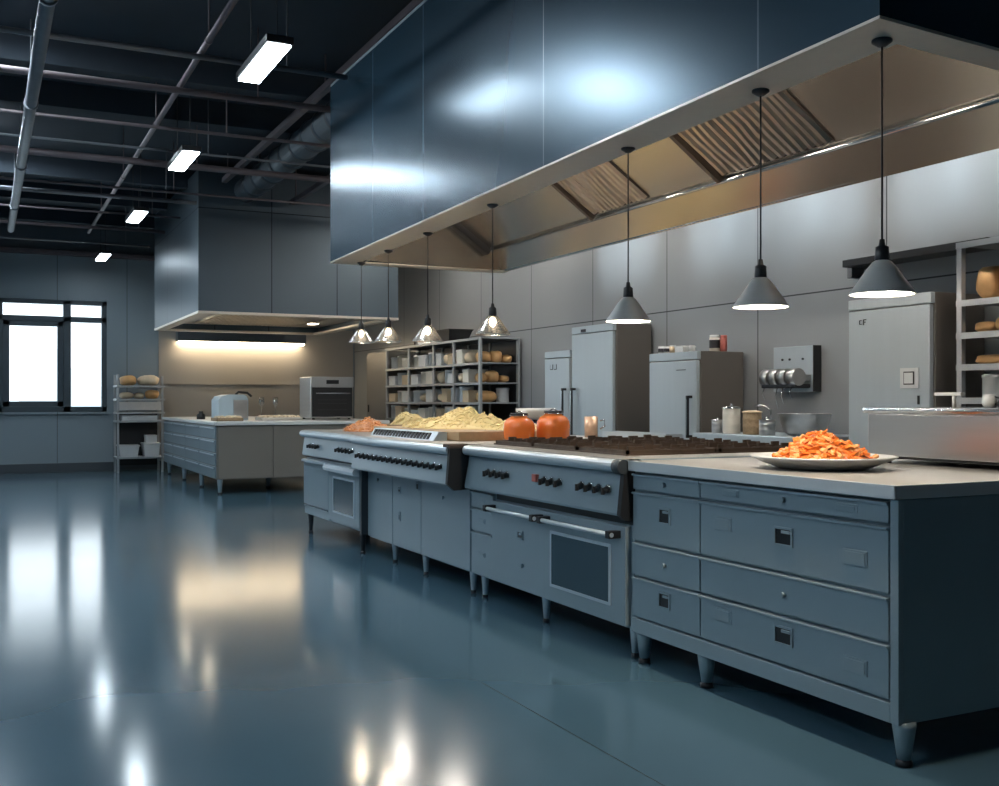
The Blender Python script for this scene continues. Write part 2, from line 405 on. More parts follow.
# ------------------------------------------------------------------ near hood
HY0, HY1 = 2.36, 8.0
def zf(y): return 2.365-(y-HY0)/(HY1-HY0)*.085    # lower front edge
def zb(y): return 2.30-(y-HY0)/(HY1-HY0)*.02      # lower rear edge
t = thing('extractor_hood', (3.2, 5.18, 2.28), 'long dark blue panelled extractor hood hanging over the near cooking island', 'extractor hood')
HX0, HX1, HT = 2.45, 3.95, 3.66
def P(x, y, z): return (x, y, z)
m = MB(); th = .03
m.hexa([P(HX0, HY0, zf(HY0)), P(HX0+th, HY0, zf(HY0)), P(HX0+th, HY1, zf(HY1)), P(HX0, HY1, zf(HY1)),
        P(HX0, HY0, HT), P(HX0+th, HY0, HT), P(HX0+th, HY1, HT), P(HX0, HY1, HT)])
for y0, y1 in ((HY0, HY0+th), (HY1-th, HY1)):
    m.hexa([P(HX0+th, y0, zf(y0)), P(HX1, y0, zb(y0)), P(HX1, y1, zb(y1)), P(HX0+th, y1, zf(y1)),
            P(HX0+th, y0, HT), P(HX1, y0, HT), P(HX1, y1, HT), P(HX0+th, y1, HT)])
m.hexa([P(HX1-th, HY0+th, zb(HY0)), P(HX1, HY0+th, zb(HY0)), P(HX1, HY1-th, zb(HY1)), P(HX1-th, HY1-th, zb(HY1)),
        P(HX1-th, HY0+th, HT), P(HX1, HY0+th, HT), P(HX1, HY1-th, HT), P(HX1-th, HY1-th, HT)])
m.box(HX0+th, HY0+th, HT-.04, HX1-th, HY1-th, HT)
# the mesh object keeps world-aligned coordinates for its seams: rebuild the material on object coords
hood_body = m.build('hood_body', 'hood', t)
m = box(HX0+.0, HY0, HT, HX1, HY1, HT+.02); m.build('top_edge', 'rail', t)
# lower lip all around
m = MB(); lw = .20
def lipz(x, y): return zf(y)+(zb(y)-zf(y))*(x-HX0)/(HX1-HX0)
def slab(x0, y0, x1, y1, t0=-.004, t1=.006):
    m.hexa([P(x0, y0, lipz(x0, y0)+t0), P(x1, y0, lipz(x1, y0)+t0), P(x1, y1, lipz(x1, y1)+t0), P(x0, y1, lipz(x0, y1)+t0),
            P(x0, y0, lipz(x0, y0)+t1), P(x1, y0, lipz(x1, y0)+t1), P(x1, y1, lipz(x1, y1)+t1), P(x0, y1, lipz(x0, y1)+t1)])
slab(HX0-.003, HY0-.003, HX0+lw, HY1+.003)
slab(HX0+lw, HY1-.12, HX1, HY1+.003); slab(HX0+lw, HY0-.003, HX1, HY0+.12);
m.build('lower_lip', 'hoodin', t)
# rear trough face
m = MB()
m.prism([(3.93, 2.285), (3.945, 2.295), (3.80, 2.45), (3.775, 2.445)], 'Y', HY0+.03, HY1-.03)
m.build('grease_trough', 'hoodpan', t)
MB().cyl((3.775, HY0+.04, 2.445), (3.775, HY1-.04, 2.445), .013, n=10).build('trough_rim', 'chrome', t)
# slanted filter bank
A = Vector((3.79, 0, 2.45)); B = Vector((2.60, 0, 3.27)); D = (B-A); N = Vector((-D.z, 0, D.x)).normalized()
if N.z > 0: N = -N
m = MB()
m.prism([(A.x, A.z), (B.x, B.z), (B.x-N.x*.02, B.z-N.z*.02), (A.x-N.x*.02, A.z-N.z*.02)], 'Y', HY0+.03, HY1-.03)
m.build('sloping_panel', 'hoodpan', t)
def on(s, y, d): p = A+D*s+N*d; return (p.x, y, p.z)
def filt(y0, y1, wave_from, nb):
    f = MB()
    f.hexa([on(.03, y0+.05, .002), on(.03, y1, .002), on(.03, y1, .008), on(.03, y0+.05, .008), on(.80, y0+.05, .002), on(.80, y1, .002), on(.80, y1, .008), on(.80, y0+.05, .008)])
    fo = f.build('filter', 'slot', t)
    g_ = MB()
    for i in range(nb):
        yy = y0+.05+(y1-y0-.1)*(i+.5)/nb
        hw = (y1-y0-.1)/nb*.42
        pts = []
        for k in range(13):
            s = .04+.75*k/12
            w_ = .030*noise.noise(Vector((yy*6, s*6, 3)))
            pts.append((s, yy+w_))
        for (s0, a), (s1, b) in zip(pts, pts[1:]):
            g_.hexa([on(s0, a-hw, .008), on(s0, a+hw, .008), on(s0, a+hw*.5, .026), on(s0, a-hw*.5, .026),
                     on(s1, b-hw, .008), on(s1, b+hw, .008), on(s1, b+hw*.5, .026), on(s1, b-hw*.5, .026)])
    g_.build('baffles', 'baffle', fo)
    e = MB()
    e.hexa([on(.02, y1-.03, .0), on(.02, y1, .0), on(.02, y1, .045), on(.02, y1-.03, .045), on(.82, y1-.03, .0), on(.82, y1, .0), on(.82, y1, .045), on(.82, y1-.03, .045)])
    e.build('filter_frame', 'slot', fo)
# visible filter banks
filt(5.45, 6.19, 0, 11)
filt(3.85, 4.81, 0, 15)
# end gusset
m = MB(); m.prism([(2.50, 2.31), (3.92, 2.285), (3.79, 2.46), (2.62, 3.25), (2.50, 3.25)], 'Y', HY1-.06, HY1-.035)
m.build('end_panel', 'hoodpan', t)
m = MB(); m.hexa([on(0, HY1-.14, 0), on(0, HY1-.06, 0), on(0, HY1-.06, .05), on(0, HY1-.14, .05), on(.95, HY1-.14, 0), on(.95, HY1-.06, 0), on(.95, HY1-.06, .05), on(.95, HY1-.14, .05)])
m.build('end_rib', 'dark', t)
# added fill lamps, unseen behind the front lip, to brighten the hood inside
for y in (2.75, 4.1, 5.6, 7.1):
    l = box(HX0+.04, y-.22, 2.48, HX0+.07, y+.22, 2.56, bev=.005).build('hood_lamp', 'dark', t)
    box(HX0+.07, y-.20, 2.49, HX0+.085, y+.20, 2.55).build('lamp_glass', 'hoodfill', l)
# ------------------------------------------------------------------ far hood
t = thing('extractor_hood', (3.65, 14.9, 2.3), 'smaller dark grey extractor hood hanging over the far counter', 'extractor hood')
X0, X1, Y0, Y1, Z0, Z1 = 2.35, 4.94, 13.1, 16.75, 2.29, 4.02
m = MB()
m.box(X0, Y0, Z0, X1, Y0+.03, Z1); m.box(X0, Y1-.03, Z0, X1, Y1, Z1); m.box(X0, Y0+.03, Z0, X0+.03, Y1-.03, Z1); m.box(X1-.03, Y0+.03, Z0, X1, Y1-.03, Z1)
m.box(X0+.03, Y0+.03, Z1-.03, X1-.03, Y1-.03, Z1)
fh = m.build('hood_body', 'fhood', t)
m = MB(); m.box(X0-.004, Y0-.004, Z0-.03, X1+.004, Y0+.14, Z0); m.box(X0-.004, Y1-.14, Z0-.03, X1+.004, Y1+.004, Z0)
m.box(X0-.004, Y0+.14, Z0-.03, X0+.14, Y1-.14, Z0); m.box(X1-.14, Y0+.14, Z0-.03, X1+.004, Y1-.14, Z0)
m.build('lower_lip', 'hoodin', t)
box(X0+.03, Y0+.03, 2.38, X1-.03, Y1-.03, 2.40).build('inner_panel', 'hoodin', t)
m = MB()
for i in range(26): m.box(X0+.5+i*.06, Y0+.5, 2.345, X0+.53+i*.06, Y1-.6, 2.38)
m.build('baffles', 'baffle', t)
for (x, y) in ((2.62, 13.9), (4.2, 13.5), (2.62, 15.6), (4.5, 15.6)):
    l = box(x-.08, y-.10, 2.36, x+.08, y+.10, 2.38, bev=.002).build('hood_lamp', 'dark', t)
    box(x-.06, y-.08, 2.352, x+.06, y+.08, 2.36).build('lamp_glass', 'hoodspot', l)
# ------------------------------------------------------------------ valance lamp on the far wall
t = thing('wall_valance_light', (4.1, YF, 2.15), 'long grey wall valance with a warm glowing tube beneath', 'lamp')
box(3.0, YF-.28, 2.22, 5.25, YF-.001, 2.56, bev=.01).build('housing', 'duct', t)
box(3.03, YF-.26, 2.185, 5.22, YF-.05, 2.22, bev=.004).build('tube', 'warm', t)

# ------------------------------------------------------------------ pendant lamps
def pendant(loc_top, zshade, label, glass):
    x, y, zt = loc_top; zs = zshade
    t = thing('pendant_lamp', (x, y, zs), label, 'lamp', 'pendant lamps hanging from the long hood')
    MB().lathe([(0, zt), (.032, zt), (.032, zt-.008), (.012, zt-.022), (0, zt-.023)], (x, y, 0), 24).build('canopy', 'dark', t)
    MB().cyl((x, y, zs+.16), (x, y, zt-.01), .0032, n=8).build('cord', 'dark', t)
    MB().lathe([(0, zs+.175), (.008, zs+.175), (.011, zs+.155), (.021, zs+.15), (.023, zs+.112), (.019, zs+.10), (0, zs+.098)], (x, y, 0), 20).build('socket', 'dark', t)
    pr = [(.020, .108), (.030, .102), (.048, .080), (.068, .050), (.088, .022), (.101, .004), (.103, -.001)]
    inn = [(r-.0025, h-.001) for r, h in pr][::-1]
    MB().lathe([(r, zs+h) for r, h in pr+inn], (x, y, 0), 36, close=True).build('shade', 'glass' if glass else 'shade', t)
    if not glass: MB().lathe([(r-.004, zs+h) for r, h in pr], (x, y, 0), 36).build('reflector', 'white', t)
    MB().blob((x, y, zs+.072), .022, .022, .028, 0, sub=3).build('bulb', 'bulb', t)
    ld = bpy.data.lights.new('pendant_glow', 'POINT'); ld.energy = 6 if glass else 18; ld.color = (1, .85, .66); ld.shadow_soft_size = .02
    lo = bpy.data.objects.new('pendant_glow', ld); COL.objects.link(lo); lo.parent = t; lo.location = (0, 0, .034)
    return t
for (x, y, zs, g, lb) in [(2.585, 2.48, 1.54, 0, 'brushed metal pendant lamp nearest the camera, in front of the right fridge'),
                       (2.58, 3.06, 1.545, 0, 'brushed metal pendant lamp, second from the camera, left of the wall dispenser'),
                       (2.60, 3.98, 1.554, 0, 'brushed metal pendant lamp, third from the camera, before the tall middle fridge'),
                       (2.60, 5.38, 1.574, 1, 'clear glass pendant lamp in front of the near corner of the food rack'),
                       (2.62, 6.40, 1.585, 1, 'clear glass pendant lamp beside the black bin on the rack top'),
                       (2.64, 7.20, 1.625, 1, 'clear glass pendant lamp before the left end of the food rack'),
                       (2.66, 7.87, 1.65, 1, 'clear glass pendant lamp farthest from the camera, leftmost of the seven')]:
    pendant((x, y, lipz(x, y)-.003), zs, lb, g)

# ------------------------------------------------------------------ near island
IX0, IX1 = 2.69, 4.10
LEGH = .14
def leg(parent, x, y, h=LEGH, r0=.030, r1=.018, mt='paint'):
    l = MB().lathe([(0, h+.005), (r0, h+.005), (r0, h-.012), (r1, .02), (0, .02)], (x, y, 0), 18).build('leg', mt, parent)
    MB().lathe([(0, .022), (r1*1.0, .022), (r1*1.25, .012), (r1*1.25, 0), (0, 0)], (x, y, 0), 16).build('foot', 'dark', l)
def pull(parent, y, z, w=.085, h=.055, x=IX0):
    """recessed rectangular pull"""
    p = MB(); d = .012
    p.box(x-.026, y-w/2-.008, z-h/2-.008, x-.018, y+w/2+.008, z-h/2); p.box(x-.026, y-w/2-.008, z+h/2, x-.018, y+w/2+.008, z+h/2+.008)
    p.box(x-.026, y-w/2-.008, z-h/2, x-.018, y-w/2, z+h/2); p.box(x-.026, y+w/2, z-h/2, x-.018, y+w/2+.008, z+h/2)
    p.box(x-.0225, y-w/2, z-h/2, x-.018, y+w/2, z+h/2, k=1)
    p.box(x-.030, y-w/2, z+h/2-.014, x-.02, y+w/2*.1, z+h/2-.004)
    return p.build('handle', ['paint', 'black'], parent)
def knobling(parent, y, z, x=IX0):
    return MB().cyl((x-.018, y, z), (x-.036, y, z), .009, .012, n=12).build('knob', 'paint', parent)
def plate(parent, y, z, w=.11, h=.055, x=IX0):
    p = MB(); p.box(x-.0235, y-w/2, z-h/2, x-.018, y+w/2, z+h/2, bev=.002); p.box(x-.026, y-w/2+.01, z-h/2+.008, x-.0235, y+w/2-.01, z+h/2-.008)
    return p.build('label_holder', 'paint', parent)
def front(name, parent, y0, y1, z0, z1, x=IX0, mt='paint', th=.02, lipt=True):
    g_ = .004
    p = MB(); p.box(x-th, y0+g_, z0+g_, x+.002, y1-g_, z1-g_, bev=.003)
    if lipt: p.box(x-th-.009, y0+g_, z1-g_-.010, x-th+.004, y1-g_, z1-g_, bev=.002)
    return p.build(name, mt, parent)

# drawer cabinet
t = thing('drawer_cabinet', (3.37, 3.28, 0), 'blue-grey drawer cabinet on conical legs at the near end of the island', 'cabinet')
CY0, CY1 = 2.49, 4.06
m = MB()
m.box(IX0, CY0, LEGH, IX1, CY1, .875, bev=.004)
m.box(IX0-.022, CY0, LEGH, IX0, CY0+.035, .875, bev=.003)         # stile
m.box(IX0-.022, CY0+.035, LEGH, IX0, CY1, .205, bev=.003)            # bottom rail
m.build('body', 'paint', t)
ys = 3.545
rows = [(.79, .868, 's'), (.558, .785, 'b'), (.40, .553, 'm'), (.212, .395, 'b')]
for (z0, z1, kd) in rows:
    for (a, b) in ((CY0+.04, ys), (ys, CY1-.01)):
        d = front('drawer', t, a, b, z0, z1)
        wide = b-a > .8; c = (a+b)/2; zc = (z0+z1)/2
        if kd == 'b':
            pull(d, c, zc+.02, .085 if wide else .07, .055)
            if wide:
                plate(d, b-.15, zc+.03); plate(d, a+.15, zc-.01)
        else:
            knobling(d, c, zc)
            if kd == 's' and wide:
                plate(d, a+.19, zc, .10, .03); plate(d, b-.2, zc, .10, .03)
for (x, y) in ((2.715, 2.51), (2.715, 3.56), (2.715, 4.02), (4.02, 2.53), (4.02, 3.98)): leg(t, x, y, r0=.038, r1=.022)
wt = thing('worktop', (3.37, 3.28, .875), 'continuous stainless worktop over the drawer cabinet at the near end', 'worktop')
m = MB(); m.box(IX0-.035, CY0, .877, IX1+.02, CY1-.005, .922, bev=.008)
m.build('slab', 'top', wt)
m = MB(); m.box(IX0-.042, CY0-.007, .8768, IX0-.034, CY1-.005, .9225, bev=.002); m.box(IX0-.042, CY0-.007, .8768, IX1+.02, CY0+.001, .9225, bev=.002)
m.build('front_edge', 'rail', wt)

def knob(parent, x, y, z, r=.018):
    p = MB(); p.cyl((x, y, z), (x-.008, y, z-.003), r*1.15, n=14, k=1); p.cyl((x-.008, y, z-.003), (x-.034, y, z-.012), r, r*.82, n=14)
    p.box(x-.046, y-.005, z-.012-r*.9, x-.03, y+.005, z-.012+r*.9, bev=.001)
    return p.build('knob', ['black', 'chrome'], parent)
def ctrl(parent, y0, y1, xt, xb, zr=.925, ztop=.87, zbot=.665, xrail=2.57, back=2.72):
    """bull-nosed top rail + control panel leaning outwards at its foot"""
    prof = [(back, zr)]
    for k in range(9):
        a = PI/2+PI*k/8; prof.append((xrail+.03+.03*math.cos(a), zr-.03+.03*math.sin(a)))
    prof.append((back, zr-.06))
    MB().prism(prof, 'Y', y0, y1, smooth=False).build('front_rail', 'rail', parent)
    MB().prism([(xt, ztop), (back, ztop), (back, zbot), (xb, zbot), (xb-.004, zbot+.012)], 'Y', y0, y1).build('control_panel', 'paint', parent)
def bar_handle(parent, y0, y1, x, z, name='handle', r=.011):
    h = MB().cyl((x, y0, z), (x, y1, z), r, n=12).build(name, 'rail', parent)
    for y in (y0+.02, y1-.02): box(x-.014, y-.018, z-.018, IX0-.015, y+.018, z+.018, bev=.004).build('bracket', 'black', h)

# cooking range
t = thing('gas_range', (3.37, 4.94, 0), 'wide gas range with glass oven door and black knobs beside the drawer cabinet', 'stove')
RY0, RY1 = 4.065, 5.825
m = MB(); m.box(IX0, RY0, LEGH, IX1, RY1, .66, bev=.003); m.box(IX0+.04, RY0, .66, IX1, RY1, .925, bev=.003)
m.build('body', 'paint', t)
box(IX0-.004, RY0+.01, .622, IX0+.05, 5.50, .668).build('vent_gap', 'black', t)
ctrl(t, RY0+.035, RY1-.01, 2.655, 2.625, xrail=2.605, back=2.76)
m = MB(); m.prism([(2.64, .905), (2.74, .905), (2.74, .64), (2.64, .645), (2.615, .67)], 'Y', RY0+.002, RY0+.033); m.build('end_bracket', 'black', t)
MB().cyl((2.632, RY0+.0, .893), (2.632, RY0+.06, .893), .034, n=18).build('rail_end_cap', 'dpaint', t)
for y in (4.20, 4.28, 4.36, 4.44, 4.66, 4.74, 4.82, 5.26, 5.34, 5.42, 5.50): knob(t, 2.640, y, .785)
box(2.625, 4.905, .765, 2.645, 4.955, .805, bev=.002).build('indicator', 'red', t)
# oven door
od = front('oven_door', t, RY0+.02, 4.865, .150, .618, lipt=False, th=.035)
box(IX0-.040, RY0+.16, .245, IX0-.034, 4.78, .505).build('window', 'glassdark', od)
m = MB()
for a in ((RY0+.145, .23, 4.795, .245), (RY0+.145, .505, 4.795, .52), (RY0+.145, .245, RY0+.16, .505), (4.78, .245, 4.795, .505)):
    m.box(IX0-.042, a[0], a[1], IX0-.034, a[2], a[3], bev=.001)
m.build('window_trim', 'rail', od)
bar_handle(od, RY0+.06, 4.84, IX0-.085, .575)
cdr = front('door', t, 4.865, 5.52, .150, .618, lipt=False, th=.03)
bar_handle(cdr, 4.885, 5.50, IX0-.085, .575)
pull(cdr, 5.15, .455, .05, .03, x=IX0-.01); knobling(cdr, 5.12, .29, x=IX0-.01)
for (z0, z1) in ((.55, .65), (.41, .545), (.150, .405)):
    d = front('drawer', t, 5.52, RY1, z0, z1); plate(d, 5.67, (z0+z1)/2, .09, .03)
for (x, y) in ((2.73, 4.12), (2.73, 4.98), (2.73, 5.75), (4.02, 4.15), (4.02, 5.75)): leg(t, x, y, r0=.024, r1=.015, mt='rail')
box(2.64, RY0+.02, .926, IX1, RY1-.01, .9285).build('cooktop', 'top', t)
box(2.80, 4.30, .9285, 3.92, 5.78, .936, bev=.002).build('burner_tray', 'iron', t)
gy = [4.30, 4.79, 5.29, 5.78]
for i in range(3):
    for j in range(2):
        xa = 2.80+j*.56; xb = xa+.56; ya, yb = gy[i]+.01, gy[i+1]-.01
        g_ = MB(); z = .948
        for (a, b) in (((xa+.01, ya), (xb-.01, ya+.014)), ((xa+.01, yb-.014), (xb-.01, yb)), ((xa+.01, ya), (xa+.024, yb)), ((xb-.024, ya), (xb-.01, yb))):
            g_.box(a[0], a[1], .936, b[0], b[1], z+.006)
        for q in range(1, 6): g_.box(xa+.02, ya+(yb-ya)*q/6-.005, z-.004, xb-.02, ya+(yb-ya)*q/6+.005, z+.008)
        g_.box((xa+xb)/2-.006, ya, z-.004, (xa+xb)/2+.006, yb, z+.006)
        for q in range(1, 6):
            for e in (.06, .16, .26, .38, .48): g_.box(xa+e, ya+(yb-ya)*q/6-.006, z, xa+e+.05, ya+(yb-ya)*q/6+.006, z+.016+.006*((q+int(e*100)) % 3))
        go = g_.build('grate', 'iron', t)
        MB().lathe([(0, .954), (.03, .953), (.042, .945), (.046, .936), (0, .936)], ((xa+xb)/2, (ya+yb)/2, 0), 18).build('burner', 'dark', t)

# griddle unit
t = thing('griddle_range', (3.37, 6.79, 0), 'wide cooking unit with a long row of knobs and plain doors, mid island', 'stove')
GY0, GY1 = 5.83, 7.745
m = MB(); m.box(IX0, GY0, LEGH, IX1, GY1, .66, bev=.003); m.box(IX0+.04, GY0, .66, IX1, GY1, .925, bev=.003)
m.build('body', 'paint', t)
ctrl(t, GY0+.035, GY1-.01, 2.575, 2.535, xrail=2.52, zbot=.675, back=2.76)
MB().prism([(2.535, .93), (2.74, .93), (2.74, .66), (2.56, .65), (2.515, .69)], 'Y', GY0+.002, GY0+.034).build('end_bracket', 'black', t)
box(2.525, GY0+.0, .905, 2.66, GY0+.10, .933, bev=.008).build('rail_end_cap', 'iron', t)
for i in range(17): knob(t, 2.557, 6.02+i*.098, .79, .016)
for (a, b, pts) in ((GY0+.01, 6.645, ('k', 6.25, .57)), (6.645, 7.2, ('p', 6.72, .60)), (7.2, GY1, ('k', 7.5, .60))):
    d = front('door', t, a, b, .150, .655, lipt=False)
    if pts[0] == 'k': knobling(d, pts[1], pts[2])
    else:
        pull(d, 6.70, .615, .04, .05); pull(d, 7.05, .56, .04, .03); pull(d, 7.05, .37, .02, .05)
for (x, y) in ((2.73, 5.92), (2.73, 6.70), (2.73, 7.30), (4.02, 5.92), (4.02, 7.65)): leg(t, x, y, r0=.024, r1=.015, mt='rail')
box(2.56, GY0+.02, .926, IX1, GY1-.01, .9285).build('cooktop', 'top', t)
# charbroiler: its body and dark slots facing the aisle
m = MB(); m.prism([(2.68, .9285), (2.78, .9285), (2.78, .985), (2.72, .985)], 'Y', 6.45, 7.72); m.build('griddle_front', 'rail', t)
m = MB()
y = 6.55
while y < 7.68:
    m.hexa([(2.682, y, .936), (2.70, y, .936), (2.70, y+.035, .936), (2.682, y+.035, .936), (2.702, y+.006, .978), (2.73, y+.006, .978), (2.73, y+.04, .978), (2.702, y+.04, .978)])
    y += .06
m.build('slots', 'black', t)

# far stove of the island
t = thing('oven_stove', (3.37, 8.55, 0), 'smaller stove with a narrow oven door at the far end of the island', 'stove')
SY0, SY1 = 7.75, 9.38; SX = 2.65
m = MB(); m.box(SX, SY0+.035, LEGH+.03, IX1, SY1, .68, bev=.003); m.box(IX0+.02, SY0+.035, .68, IX1, SY1, .925, bev=.003)
m.build('body', 'paint', t)
box(SX-.03, SY0+.0, LEGH+.02, IX1, SY0+.034, .90, bev=.003).build('side_panel', 'dpaint', t)
ctrl(t, SY0+.035, SY1+.02, 2.635, 2.615, xrail=2.585, zbot=.70, back=2.76)
for y in (7.95, 8.04, 8.13, 8.22, 8.31, 8.9, 8.98, 9.06, 9.14): knob(t, 2.623, y, .80, .016)
od = front('oven_door', t, SY0+.05, 8.62, .19, .67, x=SX, lipt=False, th=.03)
box(SX-.035, 7.93, .28, SX-.029, 8.46, .55).build('window', 'glassdark', od)
m = MB()
for a in ((7.915, .265, 8.475, .28), (7.915, .55, 8.475, .565), (7.915, .28, 7.93, .55), (8.46, .28, 8.475, .55)): m.box(SX-.037, a[0], a[1], SX-.029, a[2], a[3])
m.build('window_trim', 'rail', od)
MB().prism([(SX-.03, .60), (SX-.075, .61), (SX-.085, .635), (SX-.07, .66), (SX-.03, .665)], 'Y', SY0+.06, 8.61).build('handle', 'rail', od)
d = front('door', t, 8.62, SY1, .26, .67, x=SX, lipt=False, th=.03)
MB().prism([(SX-.03, .64), (SX-.06, .645), (SX-.06, .665), (SX-.03, .672)], 'Y', 8.65, SY1-.03).build('handle', 'rail', d)
front('drawer', t, 8.62, SY1, .17, .255, x=SX)
for (x, y) in ((2.66, 7.83), (2.66, 9.28), (3.2, 9.28), (4.02, 7.9), (4.02, 9.28)): leg(t, x, y, h=.17, r0=.026, r1=.017, mt='dark')
box(2.62, SY0+.02, .926, IX1, SY1, .9285).build('cooktop', 'top', t)

TZ = .9287
# ------------------------------------------------------------------ food on the island
def mound(m, c, rx, ry, h, amp, seed, k=0, n=26, nr=14, p=1.2):
    cx, cy, cz = c; rings = []
    top = m.bm.verts.new((cx, cy, cz+h))
    for i in range(1, nr+1):
        q = i/nr; rg = []
        for j in range(n):
            a = 2*PI*j/n
            rr = q*(1+.12*noise.noise(Vector((math.cos(a)*1.3+seed, math.sin(a)*1.3, 0))))
            zz = h*(1-q**p)*(1+amp*noise.noise(Vector((q*math.cos(a)*4, q*math.sin(a)*4, seed))))
            if i == nr: zz = 0
            rg.append(m.bm.verts.new((cx+rx*rr*math.cos(a), cy+ry*rr*math.sin(a), cz+max(0, zz))))
        rings.append(rg)
    fs = [m.bm.faces.new((top, rings[0][j], rings[0][(j+1) % n])) for j in range(n)]
    for a, b in zip(rings, rings[1:]):
        for j in range(n): fs.append(m.bm.faces.new((a[j], b[j], b[(j+1) % n], a[(j+1) % n])))
    fs.append(m.bm.faces.new(rings[-1][::-1]))
    for f in fs: f.material_index = k; f.smooth = True
    def hz(x, y):
        dx, dy = (x-cx)/rx, (y-cy)/ry; q = math.hypot(dx, dy)
        return cz+max(0, h*(1-min(1, q)**p)*(1+amp*noise.noise(Vector((dx*4, dy*4, seed)))))
    return hz
def flakes(m, c, rx, ry, hz, n, size, nm, rng, curl=True):
    for i in range(n):
        a = rng.uniform(0, 2*PI); q = math.sqrt(rng.random())*.97
        x = c[0]+rx*q*math.cos(a); y = c[1]+ry*q*math.sin(a); z = hz(x, y)+size*rng.uniform(-.1, .35)
        rot = Matrix.Rotation(rng.uniform(0, 6.28), 3, 'Z') @ Matrix.Rotation(rng.uniform(-.9, .9), 3, 'X') @ Matrix.Rotation(rng.uniform(-.6, .6), 3, 'Y')
        L_ = size*rng.uniform(.7, 1.5); W = size*rng.uniform(.35, .6); T = size*rng.uniform(.12, .3)
        m.box(x-L_/2, y-W/2, z-T/2, x+L_/2, y+W/2, z+T/2, k=rng.randrange(nm), rot=rot, bev=T*.3 if n < 300 else 0)

# platter with shredded carrot
PX, PY = 3.06, 3.25
t = thing('platter', (PX, PY, .9225), 'large pale oval platter holding orange carrot on the worktop', 'plate')
pl = MB().lathe([(0, 0), (.17, 0), (.18, .004), (.24, .026), (.282, .044), (.290, .051), (.283, .053), (.235, .040), (.17, .020), (0, .014)], (0, 0, 0), 56)
for v in pl.bm.verts: v.co = Vector((v.co.x+PX, v.co.y+PY, v.co.z+.9228))
tp = pl.build('dish', 'white', t)
m = MB(); c = (PX, PY, .944); hz = mound(m, c, .20, .20, .10, .45, 2, p=1.5)
flakes(m, c, .195, .195, hz, 420, .040, 3, random.Random(3))
tag(m.build('carrot_pile', ['carrot', 'carrot2', 'carrot']), 'heap of chopped orange carrot on the large platter', 'food', kind='stuff')

# board with pasta mountain
tag(box(2.80, 6.30, TZ, 3.62, 7.98, TZ+.062, bev=.006).build('wooden_board', 'wood'), 'thick pale wooden board under the heaps of pasta', 'board')
bz = TZ+.0635
def strands(m, c, rx, ry, hz, n, rng, r=.0045, k=0, ln=.12):
    for i in range(n):
        a = rng.uniform(0, 2*PI); q = math.sqrt(rng.random())*.85
        x = c[0]+rx*q*math.cos(a); y = c[1]+ry*q*math.sin(a); d = rng.uniform(0, 6.28); cv = rng.uniform(-14, 14)
        pts = []
        for s in range(8):
            ex, ey = (x-c[0])/rx, (y-c[1])/ry
            if math.hypot(ex, ey) > 1: break
            pts.append((x, y, hz(x, y)+r+.006*math.sin(s+i)))
            x += math.cos(d)*ln/7; y += math.sin(d)*ln/7; d += cv*ln/7
        if len(pts) > 2: m.tube(pts, r, n=5, k=k)
m = MB(); rg = random.Random(5)
for (cx, cy, rx, ry, h, sd, ns) in ((3.20, 7.30, .36, .60, .075, 1, 150), (3.25, 7.22, .24, .34, .135, 5, 140), (3.36, 6.62, .22, .26, .055, 9, 80), (3.28, 6.92, .18, .22, .10, 11, 60)):
    hz = mound(m, (cx, cy, bz), rx, ry, h, .35, sd, p=1.6); strands(m, (cx, cy), rx, ry, hz, ns, rg)
tag(m.build('pasta_heap', 'pasta'), 'big pale yellow heap of fresh pasta on the wooden board', 'food', kind='stuff')

m = MB(); rg = random.Random(8); hz = mound(m, (3.0, 8.70, TZ+.001), .22, .26, .105, .3, 3)
flakes(m, (3.0, 8.70), .21, .25, hz, 260, .03, 2, rg)
tag(m.build('shredded_vegetable_heap', ['salmon', 'carrot2']), 'salmon orange heap of shredded vegetable at the island far end', 'food', kind='stuff')
def basket(loc, rx, ry, h, label):
    x, y, z = loc
    t = thing('basket', loc, label, 'basket')
    m = MB(); n = 36
    for i in range(5): 
        pts = [(x+rx*(1+.03*i)*math.cos(2*PI*j/n), y+ry*(1+.03*i)*math.sin(2*PI*j/n), z+.006+i*h/5) for j in range(n+1)]
        m.tube(pts, .007, n=6)
    for j in range(n): 
        a = 2*PI*j/n; m.cyl((x+rx*math.cos(a), y+ry*math.sin(a), z), (x+rx*1.13*math.cos(a), y+ry*1.13*math.sin(a), z+h), .004, n=6)
    m.lathe([(0, 0), (1, 0), (1, .004), (0, .004)], (0, 0, 0), 24)
    for v in m.bm.verts[-50:]:
        v.co = Vector((x+v.co.x*rx, y+v.co.y*ry, z+v.co.z))
    m.build('weave', 'wicker', t); return t
basket((3.48, 8.95, TZ), .20, .22, .05, 'low woven basket holding pale pasta between orange and cream heaps')
m = MB(); rg = random.Random(12); hz = mound(m, (3.48, 8.95, TZ+.012), .19, .21, .13, .3, 7, p=2); strands(m, (3.48, 8.95), .19, .21, hz, 110, rg)
tag(m.build('basket_pasta', 'pasta'), 'pale pasta heaped in the low woven basket', 'food', kind='stuff')
m = MB(); hz = mound(m, (3.66, 8.24, TZ+.001), .17, .17, .085, .3, 17, p=2); strands(m, (3.66, 8.24), .17, .17, hz, 70, random.Random(2))
tag(m.build('noodle_heap', 'cream'), 'small greyish cream noodle heap behind the woven basket', 'food', kind='stuff')
